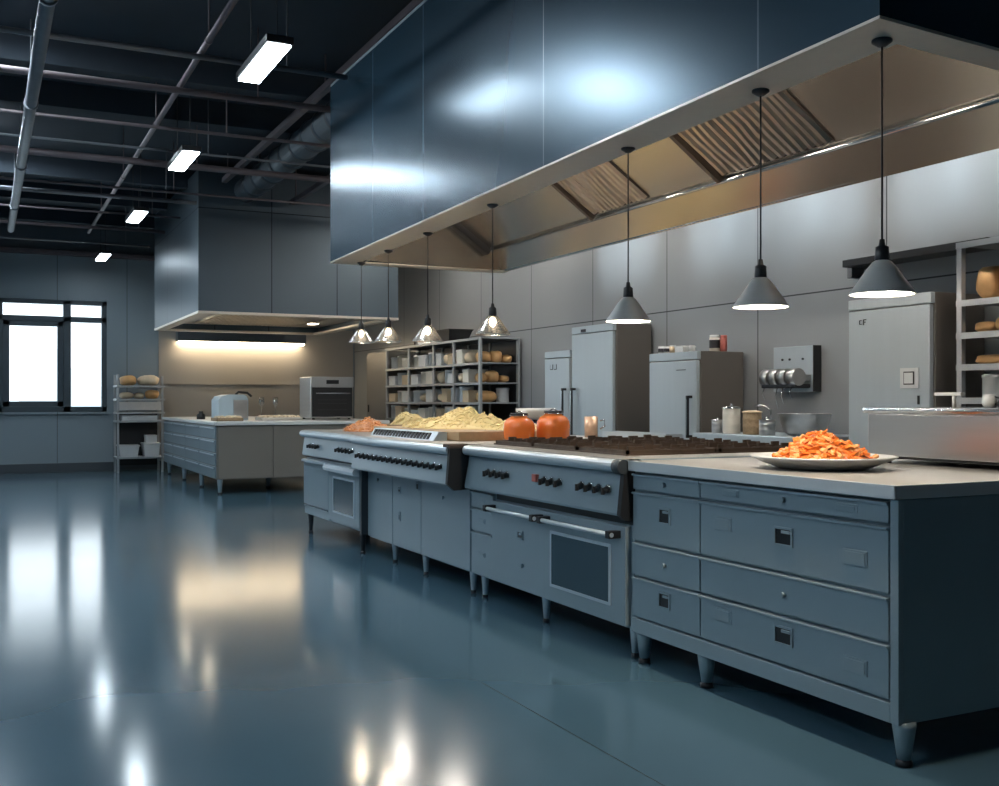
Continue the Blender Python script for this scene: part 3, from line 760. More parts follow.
# jars
def jar(x, y, label, s=1.0):
    z = TZ
    t = thing('sauce_jar', (x, y, z), label, 'jar', 'orange jars behind the range')
    pr = [(0, 0), (.085, 0), (.098, .008), (.104, .03), (.106, .09), (.101, .125), (.084, .150), (.062, .162), (.055, .166), (.055, .176), (0, .176)]
    MB().lathe([(r*s, z+h*s) for r, h in pr], (x, y, 0), 40).build('body', 'jar', t)
    MB().lathe([(0, z+.19*s), (.058*s, z+.19*s), (.06*s, z+.176*s), (0, z+.174*s)], (x, y, 0), 32).build('lid', 'dark', t)
    m = MB()
    m.tube([(x, y-.062*s+.124*s*i/10, z+.178*s+.022*s*math.sin(PI*i/10)) for i in range(11)], .004*s, n=6)
    m.tube([(x+.062*s*math.cos(2*PI*i/20), y+.062*s*math.sin(2*PI*i/20), z+.172*s) for i in range(21)], .003*s, n=6)
    m.build('wire_clip', 'chrome', t)
jar(3.15, 6.12, 'round orange sauce jar on the left, beside the wooden board', .98)
jar(3.39, 6.09, 'round orange sauce jar on the right, behind the range grates', 1.06)
# copper cup
t = thing('copper_cup', (3.99, 6.6, TZ), 'small copper coloured cup with side handle at the island rear edge', 'cup')
MB().lathe([(0, TZ), (.048, TZ), (.05, TZ+.15), (.046, TZ+.15), (.044, TZ+.01), (0, TZ+.01)], (3.99, 6.6, 0), 24).build('body', 'brass', t)
m = MB(); m.tube([(3.99+.047, 6.55, TZ+.12), (4.03+.03, 6.53, TZ+.125), (4.03+.035, 6.53, TZ+.08), (3.99+.047, 6.55, TZ+.06)], .006); m.build('handle', 'chrome', t)
# low tray at rear of island, and scale
m = MB(); m.box(3.98, 5.45, TZ, 4.09, 5.80, TZ+.05, bev=.006); m.box(3.98, 5.86, TZ, 4.09, 6.40, TZ+.05, bev=.006)
m = MB(); m.box(3.97, 5.63, TZ, 4.09, 6.40, TZ+.012, bev=.002); m.box(3.965, 5.625, TZ, 3.975, 6.405, TZ+.05); m.box(4.085, 5.625, TZ, 4.095, 6.405, TZ+.05); m.box(3.975, 5.625, TZ, 4.085, 5.635, TZ+.05); m.box(3.975, 6.395, TZ, 4.085, 6.405, TZ+.05)
tag(m.build('steel_tray', 'rail'), 'shallow steel tray along the island rear edge near the cup', 'tray')
t = thing('kitchen_scale', (3.93, 7.35, TZ), 'dark kitchen scale with a white enamel bowl behind the jars', 'scale')
m = MB(); m.prism([(3.83, TZ), (4.05, TZ), (4.02, TZ+.09), (3.86, TZ+.09)], 'Y', 7.25, 7.45); m.cyl((3.93, 7.35, TZ+.09), (3.93, 7.35, TZ+.12), .03); m.build('base', 'black', t)
MB().lathe([(0, TZ+.118), (.08, TZ+.118), (.13, TZ+.135), (.155, TZ+.18), (.158, TZ+.205), (.15, TZ+.205), (.14, TZ+.17), (0, TZ+.14)], (3.93, 7.35, 0), 36).build('bowl', 'plastic', t)
m = MB(); 
tt = basket((3.90, 7.75, TZ), .11, .14, .05, 'small brown woven tray near the kitchen scale')

# steel box (sink trough) on the worktop
t = thing('food_warmer', (3.8, 3.0, .9225), 'long stainless box with rounded lid rim standing on the worktop right', 'food warmer')
SX0, SX1, QY0, QY1, QZ0, QZ1 = 3.55, 4.04, 2.50, 3.49, .955, 1.142
box(SX0, QY0, QZ0, SX1, QY1, QZ1, bev=.006).build('body', 'steel', t)
box(SX0-.018, QY0-.018, QZ1, SX1+.01, QY1+.018, QZ1+.026, bev=.011).build('lid', 'chrome', t)
box(SX0+.02, QY0+.02, QZ0-.012, SX1-.02, QY1-.03, QZ0).build('underside', 'black', t)
for (x, y) in ((SX0+.04, QY1-.08), (SX0+.04, QY0+.08), (SX1-.04, QY1-.08), (SX1-.04, QY0+.08)): MB().cyl((x, y, .9228), (x, y, QZ0-.008), .016, n=12).build('leg', 'black', t)
zt = QZ1+.026
m = MB(); m.cyl((3.64, 3.10, zt), (3.64, 3.10, zt+.05), .008); m.box(3.625, 3.055, zt+.05, 3.655, 3.19, zt+.064, bev=.004)
m.build('lid_handle', 'white', t)
t = thing('creamer_jug', (3.68, 2.96, zt), 'tiny white jug on top of the stainless box', 'jug')
MB().lathe([(0, zt+.001), (.022, zt+.001), (.03, zt+.02), (.028, zt+.045), (.022, zt+.055), (.019, zt+.055), (.02, zt+.01), (0, zt+.008)], (3.68, 2.96, 0), 24).build('body', 'white', t)
MB().tube([(3.68, 2.935, zt+.045), (3.68, 2.915, zt+.04), (3.68, 2.915, zt+.025), (3.68, 2.935, zt+.015)], .004).build('handle', 'black', t)

# ------------------------------------------------------------------ fridges
def fridge(y0, y1, x0, z1, hside, label, hz=(.75, 1.2), marks=None, body='fside', rail=True):
    t = thing('fridge', ((x0+6.22)/2, (y0+y1)/2, 0), label, 'fridge')
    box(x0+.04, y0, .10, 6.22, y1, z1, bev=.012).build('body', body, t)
    d = box(x0, y0+.012, .12, x0+.038, y1-.012, z1-.085, bev=.008).build('door', 'fridge', t)
    box(x0+.004, y0+.004, z1-.078, x0+.045, y1-.004, z1-.002, bev=.006).build('top_panel', 'fridge', t)
    if hside is not None:
        y = y0+.085 if hside == 'near' else y1-.085
        h = MB(); h.box(x0-.055, y-.014, hz[0], x0-.035, y+.014, hz[1], bev=.004, k=0)
        h.box(x0-.05, y-.014, hz[0], x0, y+.014, hz[0]+.025, k=0); h.box(x0-.05, y-.014, hz[1]-.025, x0, y+.014, hz[1], k=0)
        h.box(x0-.058, y-.006, hz[0]+.03, x0-.054, y+.006, hz[1]-.03, k=1)
        h.build('handle', ['black', 'chrome'], d)
    for y in (y0+.06, y1-.06):
        for x in (x0+.1, 6.12): MB().cyl((x, y, 0), (x, y, .10), .02, n=10).build('foot', 'dark', t)
    return t, d
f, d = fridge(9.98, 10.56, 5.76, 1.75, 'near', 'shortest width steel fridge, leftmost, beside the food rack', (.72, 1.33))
for q in (10.30, 10.385):
    m = MB(); m.box(5.756, q-.03, 1.54, 5.759, q+.03, 1.60); m.box(5.755, q-.022, 1.548, 5.758, q+.022, 1.60, k=1)
    m.build('badge', ['ink', 'fridge'], d)
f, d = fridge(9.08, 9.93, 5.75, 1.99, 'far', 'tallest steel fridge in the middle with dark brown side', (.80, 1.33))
box(5.747, 9.62, 1.925, 5.752, 9.72, 1.955).build('badge', 'ink', f)
f, d = fridge(7.61, 8.37, 5.70, 1.64, 'near', 'low wide steel fridge carrying tins and jars on top', (.86, 1.24))
box(5.70-.004, 7.78, 1.47, 5.70, 7.92, 1.476).build('badge', 'ink', d)
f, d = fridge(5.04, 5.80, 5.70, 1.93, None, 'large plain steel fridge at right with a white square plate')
m = box(5.692, 5.14, 1.28, 5.699, 5.30, 1.42, bev=.002); m.box(5.688, 5.175, 1.305, 5.692, 5.265, 1.395, k=1); m.box(5.684, 5.183, 1.313, 5.689, 5.257, 1.387, k=0)
m.build('switch_plate', ['white', 'dark'], d)
m = MB()
for (a, b, c_, e) in ((5.675, 1.745, 5.68, 1.775), (5.66, 1.745, 5.68, 1.75), (5.66, 1.772, 5.68, 1.777)): m.box(5.695, a, b, 5.6995, c_, e)
m.build('badge', 'ink', d)
m = MB()
for (a, b, c_, e) in ((5.636, 1.74, 5.642, 1.78), (5.615, 1.775, 5.642, 1.781), (5.62, 1.758, 5.642, 1.763)): m.box(5.695, a, b, 5.6995, c_, e)
m.build('badge', 'ink', d)
box(5.692, 5.135, 1.17, 5.699, 5.15, 1.23).build('keyhole', 'black', d)
# items on the low fridge
fz = 1.641
for i, (x, y, r, h, mt, lb) in enumerate([(5.98, 7.72, .05, .15, 'cream', 'tall cream tin with dark band on the low fridge'), (6.02, 7.645, .032, .145, 'red', 'slim red cylinder tin on the low fridge, nearest'),
                                       (5.80, 8.30, .032, .07, 'plastic', 'small pale jar with dark print at the left of the low fridge top'), (5.80, 8.21, .034, .065, 'plastic', 'second small pale jar from the left on the low fridge top'),
                                       (5.80, 8.12, .030, .07, 'tan', 'small tan jar, third from the left on the low fridge top'), (5.83, 7.86, .028, .06, 'white', 'small white jar beside the cream tin on the low fridge')]):
    t = thing('storage_tin', (x, y, fz), lb, 'tin', 'tins and jars on the low fridge')
    MB().lathe([(0, fz), (r, fz), (r, fz+h*.85), (0, fz+h*.85)], (x, y, 0), 22).build('can', mt, t)
    MB().lathe([(0, fz+h*.85), (r*.95, fz+h*.85), (r*.95, fz+h), (0, fz+h)], (x, y, 0), 22).build('lid', 'white' if i != 1 else 'red', t)
    if i in (0, 2, 3): MB().lathe([(r+.0012, fz+h*.2), (r+.0012, fz+h*.7)], (x, y, 0), 22).build('printed_band', 'ink' if i else 'dark', t)
m = box(5.78, 7.93, fz, 5.92, 8.06, fz+.045, bev=.004); m.box(5.775, 7.925, fz+.045, 5.925, 8.065, fz+.06, bev=.004)
tag(m.build('folded_cloth', 'white'), 'folded white cloth on the low fridge top', 'cloth')

# ------------------------------------------------------------------ back counter with pots
t = thing('back_counter', (5.8, 6.64, 0), 'low steel counter against the wall under the pots and bowl', 'counter')
m = MB(); m.box(5.44, 6.02, .1, 6.22, 7.25, .86, bev=.004); m.build('body', 'dpaint', t)
box(5.40, 6.0, .86, 6.23, 7.27, .922, bev=.006).build('counter_top', 'rail', t)
for a, b in ((6.03, 6.63), (6.63, 7.24)):
    d = box(5.425, a+.005, .12, 5.44, b-.005, .84, bev=.003).build('door', 'paint', t)
for y in (6.1, 7.17):
    for x in (5.5, 6.15): MB().cyl((x, y, 0), (x, y, .1), .02, n=10).build('leg', 'dark', t)
pz = .9225
def canister(x, y, r, h, mt, label, knobd=True, cat='canister'):
    t = thing('canister', (x, y, pz), label, cat, 'canisters on the back counter')
    m = MB().lathe([(0, pz), (r*.95, pz), (r, pz+.01), (r, pz+h*.3), (r*1.03, pz+h*.33), (r, pz+h*.36), (r, pz+h*.6), (r*1.03, pz+h*.63), (r, pz+h*.66), (r, pz+h*.88), (0, pz+h*.88)], (x, y, 0), 28)
    m.build('body', mt, t)
    m = MB().lathe([(0, pz+h*.88), (r*1.1, pz+h*.88), (r*1.1, pz+h*.92), (r*.4, pz+h*.97), (0, pz+h*.97)], (x, y, 0), 28)
    if knobd: m.blob((x, y, pz+h), .014, .014, .012, 0, sub=2)
    m.build('lid', 'chrome' if mt != 'wicker' else 'tan', t)
canister(5.56, 7.14, .05, .12, 'steel', 'smallest steel pot with lid, leftmost on the back counter')
canister(5.57, 6.97, .072, .235, 'cream', 'tall cream canister with knobbed lid on the back counter')
canister(5.57, 6.71, .074, .20, 'wicker', 'brown ribbed canister in the middle of the back counter', False)
canister(5.52, 6.47, .062, .135, 'steel', 'short steel pot beside the large bowl')
t = thing('mixing_bowl', (5.80, 6.36, pz), 'large shiny steel mixing bowl on the back counter', 'bowl')
MB().lathe([(0, pz), (.12, pz), (.15, pz+.02), (.185, pz+.10), (.20, pz+.165), (.21, pz+.17), (.195, pz+.172), (.18, pz+.1), (.14, pz+.03), (0, pz+.015)], (5.80, 6.36, 0), 48).build('bowl', 'steel', t)
t = thing('ladle', (5.72, 6.72, pz), 'steel ladle leaning between canister and bowl', 'ladle')
MB().tube([(5.66, 6.59, pz+.01), (5.66, 6.59, pz+.20), (5.64, 6.65, pz+.235), (5.62, 6.73, pz+.23)], .008).build('handle', 'chrome', t)
MB().blob((5.66, 6.59, pz+.02), .03, .03, .02, 0, sub=2).build('scoop', 'chrome', t)
# wall dispenser
t = thing('wall_dispenser', (6.2, 6.9, 1.25), 'steel wall dispenser with row of metal rollers above the bowl', 'dispenser')
box(6.17, 6.66, 1.27, 6.249, 7.15, 1.655, bev=.006).build('back_plate', 'fridge', t)
box(6.165, 6.652, 1.27, 6.249, 6.66, 1.655).build('edge_strip', 'black', t)
for y in (6.78, 6.94, 7.03): MB().cyl((6.172, y, 1.545), (6.160, y, 1.545), .010, n=10).build('button', 'black', t)
for i, y in enumerate((6.72, 6.83, 6.94, 7.05)):
    m = MB(); m.cyl((6.03, y-.045, 1.39), (6.03, y+.045, 1.39), .072, n=22); m.cyl((6.03, y+.045, 1.39), (6.03, y+.055, 1.39), .05, n=22, k=1)
    m.box(6.03, y-.03, 1.36, 6.17, y+.03, 1.41)
    m.build('roller', ['steel', 'black'], t)
m = box(5.99, 6.68, 1.30, 6.16, 7.10, 1.335, bev=.01); m.build('drip_bar', 'dark', t)
m = MB()
for (x, y, h) in ((6.0, 7.07, .10), (6.02, 6.93, .17), (6.02, 6.86, .13), (6.04, 6.78, .09)): m.tube([(x, y, 1.30), (x-.01, y+.01, 1.30-h*.5), (x+.01, y, 1.30-h)], .004, n=6)
m.build('nozzle_tubes', 'chrome', t)
# dark wall shelf
t = thing('wall_shelf', (6.15, 5.5, 2.2), 'dark narrow shelf fixed on the wall above the right fridge', 'shelf')
box(6.02, 4.86, 2.235, 6.249, 6.18, 2.29, bev=.004).build('board', 'black', t)
m = MB(); m.box(6.12, 6.18, 2.16, 6.249, 6.23, 2.31, bev=.003); m.build('bracket', 'pipe', t)

# ------------------------------------------------------------------ racks
def loaf(x, y, z, sx, sy, sz, mt, label, group, cat='bread', name='bread_loaf', seed=0):
    m = MB(); m.blob((x, y, z+sz*.5*.98), sx/2, sy/2, sz/2, .12, seed, sub=3, flat=-sz*.48, sq=.75)
    return tag(m.build(name, mt), label, cat, group)
def carton(x, y, z, sx, sy, sz, mt, label, group, cat='box', name='storage_box'):
    m = box(x-sx/2, y-sy/2, z+.0005, x+sx/2, y+sy/2, z+sz*.82, bev=.006); m.box(x-sx/2-.004, y-sy/2-.004, z+sz*.82, x+sx/2+.004, y+sy/2+.004, z+sz, bev=.004)
    return tag(m.build(name, mt), label, cat, group)
def can(x, y, z, r, h, mt, label, group):
    m = MB().lathe([(0, z+.0005), (r*.96, z+.0005), (r, z+.008), (r, z+h*.85), (r*1.05, z+h*.86), (r*1.05, z+h*.97), (r*.9, z+h), (0, z+h)], (x, y, 0), 22)
    return tag(m.build('food_canister', mt), label, 'canister', group)
t = thing('food_rack', (5.95, 13.8, 0), 'long tall steel rack filled with bread and boxes along the wall', 'rack')
RZ = [.62, .92, 1.17, 1.425, 1.68]; py = [12.07, 12.9, 13.6, 14.56, 15.5]; zt = 2.0
for i, y in enumerate(py):
    for x in (5.66, 6.20):
        wd = .028 if (i == 0) else .016
        box(x-.016, y-wd, 0, x+.016, y+wd, zt, bev=.002).build('post', 'rack', t)
for z in [.15]+RZ+[zt]:
    m = box(5.645, 12.045, z-.018, 6.215, 15.52, z, bev=.003); m.box(5.640, 12.045, z-.03, 5.655, 15.52, z)
    m.build('shelf', 'rack', t)
box(6.205, 12.1, .2, 6.215, 15.5, zt-.02).build('back_panel', 'dark', t)
snames = {0: 'lowest visible', 1: 'third', 2: 'second', 3: 'top'}
bn = ['nearest bay', 'second nearest bay', 'third nearest bay', 'farthest bay']
rg = random.Random(21)
kinds = [('loaf', 'bread2', 'pale bread loaf'), ('box', 'cream', 'cream lidded box'), ('can', 'cream', 'cream round canister'), ('box', 'tan', 'tan lidded box'), ('loaf', 'bread', 'brown bread loaf'), ('can', 'plastic', 'white round canister'), ('box', 'plastic', 'white lidded box')]
for si, z in enumerate(RZ[1:]):
    for b in range(4):
        ya, yb = py[b]+.05, py[b+1]-.04
        if b == 0: ya += .33
        n = 2 if b == 0 else 3
        ks = rg.sample([0, 1, 2, 3, 5, 6] if si > 0 else [1, 2, 5, 6, 3], n)
        for q in range(n):
            y = ya+(yb-ya)*(q+.5)/n; w_ = (yb-ya)/n*.9
            kd, mt, nm = kinds[ks[q]]
            lb = f"{nm} on {snames[si]} shelf of the long rack, {bn[b]}"
            G_ = 'food on the long rack'; h = rg.uniform(.13, .19)
            if kd == 'loaf': loaf(5.81, y, z, .28, w_, h, mt, lb, G_, seed=si*7+b)
            elif kd == 'box': carton(5.81, y, z, .28, w_, h, mt, lb, G_)
            else: can(5.78, y, z, min(w_/2, .11), h+.03, mt, lb, G_)
for si, its in ((3, [('loaf', 5.78, .17, .15, 'bread', 'golden square bread loaf at the aisle side'), ('loaf', 5.95, .16, .16, 'bread', 'golden bread loaf in the middle'), ('loaf', 6.10, .14, .11, 'bread', 'flat golden bread loaf at the wall side')]),
                (2, [('loaf', 5.75, .12, .13, 'bread', 'dark golden bread bun at the aisle side'), ('loaf', 5.90, .16, .16, 'bread', 'round golden bread in the middle'), ('loaf', 6.06, .12, .10, 'bread', 'small golden bun at the wall side')]),
                (1, [('loaf', 5.82, .26, .15, 'bread', 'wide golden bread loaf'), ('can', 6.06, .17, .19, 'plastic', 'white round tub with lid')])):
    for (kd, x, w_, h, mt, lb) in its:
        lb = f"{lb}, {snames[si]} shelf, near end of long rack"
        if kd == 'loaf': loaf(x, 12.24, RZ[si+1], w_, .24, h, mt, lb, 'food on the long rack', seed=x*9)
        else: can(x, 12.24, RZ[si+1], w_/2, h, mt, lb, 'food on the long rack')
# on the rack top
t = thing('black_crate', (5.9, 13.55, zt), 'black open crate on top of the long rack', 'crate')
m = MB(); z = zt+.001
m.hexa([(5.78, 13.35, z), (6.05, 13.35, z), (6.05, 13.75, z), (5.78, 13.75, z), (5.74, 13.25, z+.17), (6.1, 13.25, z+.17), (6.1, 13.85, z+.17), (5.74, 13.85, z+.17)])
m.box(5.73, 13.24, z+.165, 6.11, 13.86, z+.18, bev=.004); m.build('bin', 'black', t)
t = thing('stock_pot', (5.9, 14.55, zt), 'dark stock pot with pale towel on the rack top', 'pot')
MB().lathe([(0, z), (.13, z), (.14, z+.12), (.15, z+.125), (.1, z+.15), (0, z+.155)], (5.9, 14.6, 0), 28).build('pot', 'black', t)
box(5.72, 14.36, z, 5.9, 14.46, z+.11, bev=.01).build('towel', 'plastic', t)
# locker
t = thing('tall_locker', (6.0, 16.25, 0), 'tall narrow grey locker with plain door left of the long rack', 'locker')
box(5.77, 15.75, .05, 6.24, 16.75, 1.98, bev=.006).build('body', 'paint2', t)
d = box(5.745, 15.78, .08, 5.769, 16.72, 1.95, bev=.004).build('door', 'paint2', t)
box(5.73, 16.6, 1.0, 5.745, 16.63, 1.12).build('handle', 'dark', d)
for y in (15.8, 16.7):
    box(5.8, y-.03, 0, 6.2, y+.03, .05).build('foot', 'dark', t)

# right rack
t = thing('bread_rack', (5.95, 4.2, 0), 'tall dark steel rack with bread at the right edge', 'rack')
for y in (3.5, 4.80):
    for x in (5.70, 6.18): box(x-.02, y-.02, 0, x+.02, y+.02, 2.22, bev=.003).build('post', 'rack', t)
rz = [.4, .85, 1.215, 1.43, 1.635, 1.845, 2.22]
for z in rz:
    m = box(5.68, 3.5, z-.02, 6.2, 4.82, z, bev=.003); m.box(5.675, 3.5, z-.04, 5.69, 4.82, z)
    m.build('shelf', 'rack', t)
box(6.195, 3.5, .1, 6.205, 4.82, 2.2).build('back_panel', 'black', t)
G_ = 'bread on the right rack'
loaf(5.84, 4.66, 1.847, .24, .16, .215, 'bread', 'tall golden upright bread loaf on the right rack top shelf, left one', G_, seed=3)
loaf(5.84, 4.49, 1.847, .24, .15, .22, 'bread', 'tall golden upright bread loaf on the right rack top shelf, right one', G_, seed=4)
loaf(5.80, 4.68, 1.637, .12, .15, .07, 'bread', 'small flat bun on the right rack second shelf, left one', G_, seed=5)
loaf(5.80, 4.53, 1.637, .13, .13, .10, 'bread', 'small round bun on the right rack second shelf, right one', G_, seed=6)
loaf(5.80, 4.64, 1.432, .14, .22, .06, 'bread', 'long flat brown loaf on the right rack third shelf', G_, seed=7)
t = can(5.82, 4.64, 1.215, .075, .15, 'plastic', 'white round crock on the right rack lower shelf, left one', 'crocks on the right rack')
can(5.82, 4.47, 1.215, .06, .10, 'white', 'small white crock on the right rack lower shelf, right one', 'crocks on the right rack')

# ------------------------------------------------------------------ far counter
t = thing('far_counter', (3.7, 15.6, 0), 'grey far island cabinet with drawers on its left side', 'cabinet')
FX0, FX1, FY0, FY1 = 2.65, 4.40, 13.5, 17.75
box(FX0, FY0, .19, FX1, FY1, .875, bev=.004).build('body', 'paint2', t)
for a, b in ((FX0+.01, 3.36), (3.36, FX1-.01)):
    d = box(a+.004, FY0-.018, .20, b-.004, FY0+.002, .865, bev=.003).build('door', 'paint2', t)
    box((a+b)/2-.1+.2*(a < 3), FY0-.022, .80, (a+b)/2+.1+.2*(a < 3), FY0-.018, .815).build('handle', 'paint2', d)
for i, (a, b) in enumerate(((FY0+.03, 14.6), (14.6, 15.7), (15.7, 16.8), (16.8, FY1-.02))):
    for (z0, z1) in ((.70, .865), (.53, .695), (.36, .525), (.20, .355)):
        d = box(FX0-.018, a+.006, z0+.004, FX0+.002, b-.006, z1-.004, bev=.003).build('drawer', 'paint', t)
        box(FX0-.035, a+.08, z1-.035, FX0-.018, b-.08, z1-.02, bev=.002).build('handle', 'rail', d)
for (x, y) in ((FX0+.05, FY0+.06), (FX0+.05, 14.8), (FX0+.05, 16.2), (FX0+.05, 17.6), (3.5, FY0+.8), (FX1-.08, FY0+.06), (FX1-.08, 17.6)): leg(t, x, y, h=.19, r0=.035, r1=.024, mt='rail')
t = thing('worktop', (3.7, 15.6, .877), 'pale far worktop over the grey cabinet, lit warmly', 'worktop')
box(FX0-.04, FY0-.05, .877, 4.95, FY1+.02, .925, bev=.01).build('slab', 'white', t)
t = thing('side_stand', (4.68, 14.6, 0), 'dark low stand carrying the worktop end below the far oven', 'stand')
box(4.42, 13.9, .19, 4.93, 15.3, .875, bev=.004).build('body', 'fside', t)
for (x, y) in ((4.5, 13.98), (4.86, 13.98), (4.5, 15.2), (4.86, 15.2)): leg(t, x, y, h=.19, r0=.03, r1=.022, mt='wood')
# oven on the far worktop
t = thing('countertop_oven', (4.45, 14.6, .926), 'steel countertop oven with dark glass on the far worktop', 'oven')
ox0, ox1, oy0, oy1, oz = 4.10, 4.72, 14.3, 14.9, .926
m = MB(); m.box(ox0, oy0+.03, oz+.02, ox1, oy1, oz+.60, bev=.012); m.build('body', 'steel', t)
box(ox0+.0, oy0+.0, oz+.46, ox1, oy0+.03, oz+.60, bev=.006).build('control_panel', 'steel', t)
box(ox0+.22, oy0-.004, oz+.50, ox0+.40, oy0, oz+.555).build('display', 'black', t)
d = box(ox0+.02, oy0+.0, oz+.04, ox1-.02, oy0+.03, oz+.45, bev=.004).build('oven_door', 'black', t)
m = MB(); m.box(ox0+.06, oy0-.03, oz+.36, ox1-.06, oy0-.018, oz+.375); m.box(ox0+.08, oy0-.02, oz+.36, ox0+.09, oy0, oz+.375); m.box(ox1-.09, oy0-.02, oz+.36, ox1-.08, oy0, oz+.375); m.build('handle', 'chrome', d)
m = MB()
for zz in (.13, .22, .27): m.box(ox0+.10, oy0-.006, oz+zz, ox1-.10, oy0-.001, oz+zz+.012)
m.build('rack_bars', 'dark', d)
m = MB()
for x in (ox0+.05, ox1-.05):
    for y in (oy0+.06, oy1-.05): m.cyl((x, y, oz), (x, y, oz+.022), .02, n=10)
m.build('feet', 'black', t)
# bread-box appliance
t = thing('bread_bin', (3.05, 14.7, .926), 'pale blue box appliance with rounded top on far worktop', 'appliance')
pr = [(14.45, .927)]+[(14.45, 1.22)]+[(14.45+.5*(1-math.cos(a)), 1.22+.07*math.sin(a)) for a in [PI*k/10 for k in range(1, 10)]]+[(14.95+.5*0, 1.22), (14.95, .927)]
m = MB(); m.prism([(2.86, .927), (2.86, 1.20), (2.90, 1.25), (3.0, 1.275), (3.2, 1.275), (3.24, 1.25), (3.26, 1.2), (3.26, .927)], 'Y', 14.45, 14.95); m.build('shell', 'blueapp', t)
box(3.06, 14.44, .95, 3.25, 14.45, 1.20, bev=.002).build('door', 'steel', t)
m = MB(); m.tube([(3.12, 14.6, 1.27), (3.16, 14.6, 1.31), (3.28, 14.6, 1.30), (3.34, 14.6, 1.25)], .018); m.build('handle', 'dark', t)
def tray(x, y, sx, sy, mt, mt2, label, flab, seed):
    z = .926; t = thing('serving_tray', (x, y, z), label, 'tray')
    m = box(x-sx/2, y-sy/2, z, x+sx/2, y+sy/2, z+.015, bev=.003)
    for a in ((x-sx/2, y-sy/2, x+sx/2, y-sy/2+.012), (x-sx/2, y+sy/2-.012, x+sx/2, y+sy/2), (x-sx/2, y-sy/2, x-sx/2+.012, y+sy/2), (x+sx/2-.012, y-sy/2, x+sx/2, y+sy/2)): m.box(a[0], a[1], z, a[2], a[3], z+.04)
    m.build('tray_body', mt, t)
    m = MB(); rg = random.Random(seed)
    for i in range(40): 
        px, py_ = x+rg.uniform(-.42, .42)*sx, y+rg.uniform(-.4, .4)*sy
        m.blob((px, py_, z+.04), .035, .035, .03, .2, i, sub=1)
    tag(m.build('bread_rolls', mt2), flab, 'food', kind='stuff')
tray(2.88, 14.0, .34, .4, 'wicker', 'bread2', 'small woven tray of rolls left on the far worktop', 'pale rolls filling the woven tray on the far worktop', 4)
tray(3.62, 14.2, .56, .4, 'cream', 'bread2', 'long cream tray of dough on the far worktop', 'pale dough pieces filling the cream tray on the far worktop', 5)
t = thing('pepper_mill', (2.75, 15.3, .926), 'small dark jar at the left of the far worktop', 'jar')
MB().lathe([(0, .927), (.06, .927), (.06, .99), (.03, 1.01), (.03, 1.04), (0, 1.04)], (2.78, 15.3, 0), 18).build('body', 'black', t)
for (x, lb) in ((3.55, 'slim clear glass on the far worktop, left one'), (3.75, 'slim clear glass on the far worktop, right one')):
    m = MB().lathe([(0, .927), (.03, .927), (.006, .95), (.006, 1.1), (.04, 1.16), (.035, 1.24), (.033, 1.24), (.037, 1.16), (0, 1.11)], (x, 14.9, 0), 18)
    tag(m.build('stem_glass', 'glass'), lb, 'glass', 'stem glasses on the far worktop')

# ------------------------------------------------------------------ small rack by the window
t = thing('shelf_cart', (2.32, 18.5, 0), 'small steel shelf cart with bread and bins right of the window', 'cart')
cx0, cx1, cy0, cy1 = 1.96, 2.70, 18.2, 18.68
for x in (cx0+.02, cx1-.02):
    for y in (cy0+.02, cy1-.02): box(x-.018, y-.018, 0, x+.018, y+.018, 1.62 if x < 2.3 else 1.60, bev=.002).build('post', 'rack', t)
sh = [.26, .86, 1.0, 1.22, 1.44]
for z in sh:
    box(cx0-.01, cy0-.02, z-.03, cx1+.02, cy1, z, bev=.004).build('shelf', 'rack', t)
box(cx0+.02, cy1-.015, .1, cx1-.02, cy1-.005, .98).build('back_panel', 'black', t)
box(cx0+.04, cy0+.0, 1.03, cx1-.04, cy0+.012, 1.17).build('front_panel', 'steel', t)
G_ = 'bread on the shelf cart'
loaf(2.16, 18.42, 1.44, .26, .3, .17, 'bread', 'rust brown bread loaf on the cart top shelf, left one', G_, seed=1)
loaf(2.48, 18.42, 1.44, .34, .3, .18, 'bread2', 'wide tan bread loaf on the cart top shelf, right one', G_, seed=2)
loaf(2.13, 18.42, 1.22, .22, .26, .11, 'bread2', 'pale bread loaf on the cart second shelf, left one', G_, seed=3)
loaf(2.33, 18.42, 1.22, .16, .26, .10, 'bread2', 'pale short bread on the cart second shelf, middle', G_, seed=4)
loaf(2.54, 18.42, 1.22, .22, .26, .15, 'bread', 'dark round bread on the cart second shelf, right one', G_, seed=6)
carton(2.33, 18.42, .86, .55, .34, .09, 'plastic', 'flat pale lidded box on the cart middle shelf', None)
def bin_(x, label, w_=.30, h=.18):
    z = .261
    t = thing('plastic_bin', (x, 18.42, z), label, 'bin', 'white bins on the cart')
    m = MB(); m.hexa([(x-w_*.42, 18.28, z), (x+w_*.42, 18.28, z), (x+w_*.42, 18.56, z), (x-w_*.42, 18.56, z), (x-w_*.5, 18.25, z+h), (x+w_*.5, 18.25, z+h), (x+w_*.5, 18.6, z+h), (x-w_*.5, 18.6, z+h)])
    m.build('tub', 'plastic', t)
    box(x-w_*.53, 18.24, z+h-.01, x+w_*.53, 18.61, z+h+.012, bev=.004).build('rim', 'white', t)
bin_(2.16, 'wide white plastic bin on the cart bottom shelf, left one', .32)
bin_(2.52, 'taller white plastic bin on the cart bottom shelf, right one', .26, .21)
carton(2.52, 18.42, .484, .18, .2, .13, 'plastic', 'small pale box standing on the right white bin', None)

